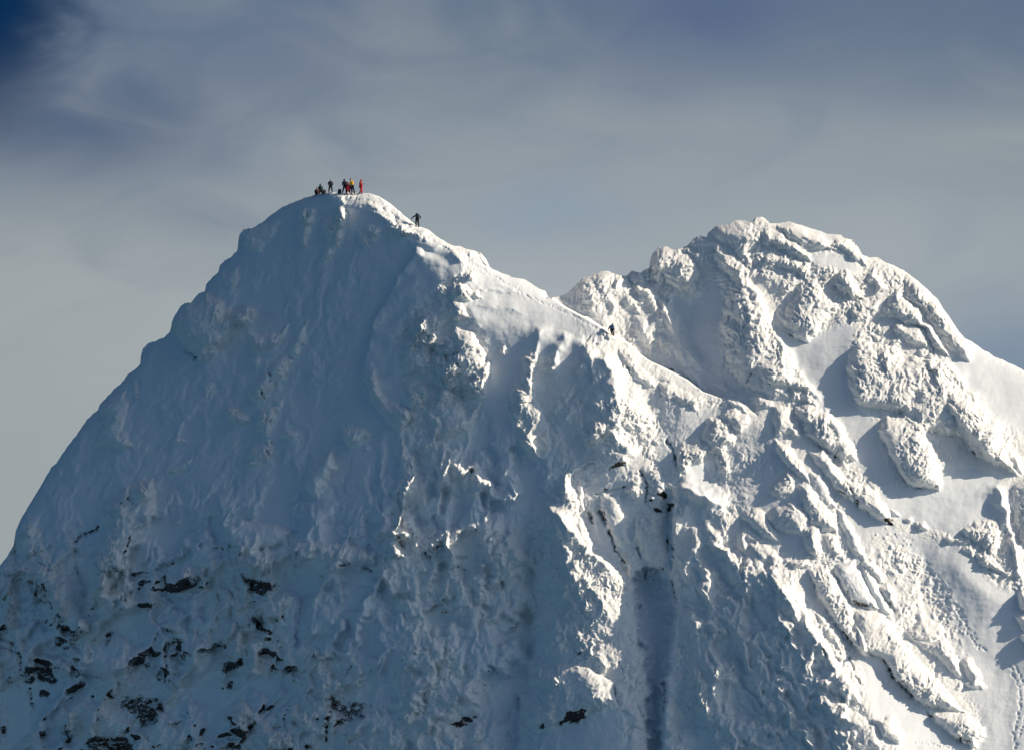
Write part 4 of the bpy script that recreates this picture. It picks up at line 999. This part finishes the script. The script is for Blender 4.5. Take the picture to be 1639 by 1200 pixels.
crest_person(577.5, dict(pel=(0,0,.96), chest=(-.03,0,1.30), neck=(.0,0,1.50), head=(.06,0,1.63), face=(1,-.15,-.15), shL=(-.06,-.16,1.42), elL=(-.06,-.2,1.14), haL=(.22,-.14,1.20), shR=(.02,.16,1.42), elR=(.04,.2,1.14), haR=(.26,.1,1.22),
             hiL=(-.02,-.09,.9), knL=(.02,-.1,.5), anL=(-.14,-.1,.09), toL=(.02,-.1,.04), hiR=(.04,.09,.9), knR=(.12,.1,.5), anR=(.12,.1,.09), toR=(.28,.1,.04)),
             'red', 'red', 'red', 'person in a red suit standing apart on the right of the summit group', hood=True, scale=1.02)
# climbers on the ridge
p10 = crest_person(667.5, dict(pel=(.02,0,.92), chest=(.02,.10,1.24), neck=(-.02,.16,1.43), head=(-.07,.22,1.54), face=(-.5,1,-.2), shL=(-.20,.10,1.36), elL=(-.46,.14,1.20), haL=(-.66,.16,.98), shR=(.22,.10,1.34), elR=(.44,.12,1.20), haR=(.36,.22,1.02),
             hiL=(-.08,0,.88), knL=(-.14,.16,.50), anL=(-.12,.02,.12), toL=(-.14,.2,.10), hiR=(.12,0,.86), knR=(.16,.06,.40), anR=(.22,-.04,-.12), toR=(.24,.12,-.16)),
             'black', 'black', 'black', 'climber in black leaning up the ridge below the summit with arms held out', sink=1.6, scale=1.0)
def backpack(root, c, hs, tilt, m, label):
    r = bpy.data.objects.new('backpack', None); COL.objects.link(r)
    r.location = Vector(root.location) + Vector(c); r.rotation_euler = tilt
    r['label'] = label; r['category'] = 'backpack'; r.empty_display_size = .2
    bm = bmesh.new(); bmesh.ops.create_cube(bm, size=1, matrix=Matrix.Diagonal((hs[0] * 2, hs[1] * 2, hs[2] * 2, 1)))
    bmesh.ops.subdivide_edges(bm, edges=bm.edges, cuts=3, use_grid_fill=True)
    for v_ in bm.verts:
        q = Vector((v_.co.x / hs[0], v_.co.y / hs[1], v_.co.z / hs[2])); k = 1 - .10 * max(0, q.length - 1)
        v_.co *= k
    me = bpy.data.meshes.new('pack_body'); bm.to_mesh(me); bm.free(); me.materials.append(M[m])
    for p in me.polygons: p.use_smooth = True
    o = bpy.data.objects.new('pack_body', me); COL.objects.link(o); o.parent = r
    l = hull('pack_lid', [((0, 0, hs[2] * .98), (hs[0] * .95, hs[1] * .95, hs[2] * .22))], M['black'], r)
    for sx in (-.55, .55):
        skin('strap', [[((sx * hs[0], hs[1], hs[2] * .8), .018), ((sx * hs[0] * 1.1, hs[1] * 1.5, hs[2] * .2), .018), ((sx * hs[0], hs[1], -hs[2] * .7), .018)]], M['black'], r, 1)
    return r
backpack(p10, (.06, -.14, 1.26), (.19, .12, .27), (math.radians(-14), 0, math.radians(4)), 'navy', 'dark backpack worn by the climber leaning up the ridge below the summit')
def pole(a, b, name, label, cat):
    r = bpy.data.objects.new(name, None); COL.objects.link(r); r.location = a; r['label'] = label; r['category'] = cat; r.empty_display_size = .2
    d = Vector(b) - Vector(a)
    skin('shaft', [[((0, 0, 0), .013), (tuple(d * .5), .012), (tuple(d), .009)]], M['metal'], r, 1)
    skin('grip', [[(tuple(-d.normalized() * .10), .022), ((0, 0, 0), .024), (tuple(d.normalized() * .06), .018)]], M['black'], r, 1)
    hull('basket', [(tuple(d * .92), (.045, .045, .012))], M['black'], r)
    return r
q = Vector(p10.location)
pole(q + Vector((-.68, .20, 1.0)), q + Vector((-.60, .30, .12)), 'trekking_pole', 'thin trekking pole in the left hand of the black clad climber', 'trekking pole')
v11 = float(np.interp(981, ju[:, 0], ju[:, 1])) + 1.0
p11 = person(981.5, v11, surf_y(981.5, v11) - .15, dict(pel=(-.18,.0,.74), chest=(-.20,.06,1.06), neck=(-.14,.10,1.24), head=(-.10,.13,1.36), face=(-.6,1,-.1), shL=(-.38,.08,1.14), elL=(-.52,.12,.92), haL=(-.56,.22,.72), shR=(.0,.04,1.14), elR=(.08,.10,.90), haR=(.16,.22,.62),
             hiL=(-.24,0,.70), knL=(-.22,.12,.40), anL=(-.10,.0,.12), toL=(-.16,.16,.08), hiR=(-.06,0,.68), knR=(.02,.08,.38), anR=(.08,0,.02), toR=(.04,.16,.0)),
             'navy', 'black', 'black', 'climber in navy stooping on the lower crest in front of the right peak')
backpack(p11, (-.12, -.12, 1.02), (.19, .12, .24), (math.radians(-12), math.radians(10), 0), 'blue', 'blue backpack worn by the climber on the lower crest')
# rucksacks left on the summit snow
def on_crest(u, h):
    v = sky_at(u) + .8; return Vector(world_pt(u, v, surf_y(u, v))) + Vector((0, 0, h))
class _L: pass
for u, hs, tz, m, lab in ((519, (.17, .14, .25), .4, 'black', 'black rucksack standing in the snow just right of the kneeling person'), (543.5, (.20, .15, .28), -.2, 'navy', 'dark rucksack standing in the snow between the lime hat and the tall hooded person')):
    h = _L(); h.location = on_crest(u, 0); backpack(h, (0, 0, hs[2] * .9), hs, (0, .1, tz), m, lab)
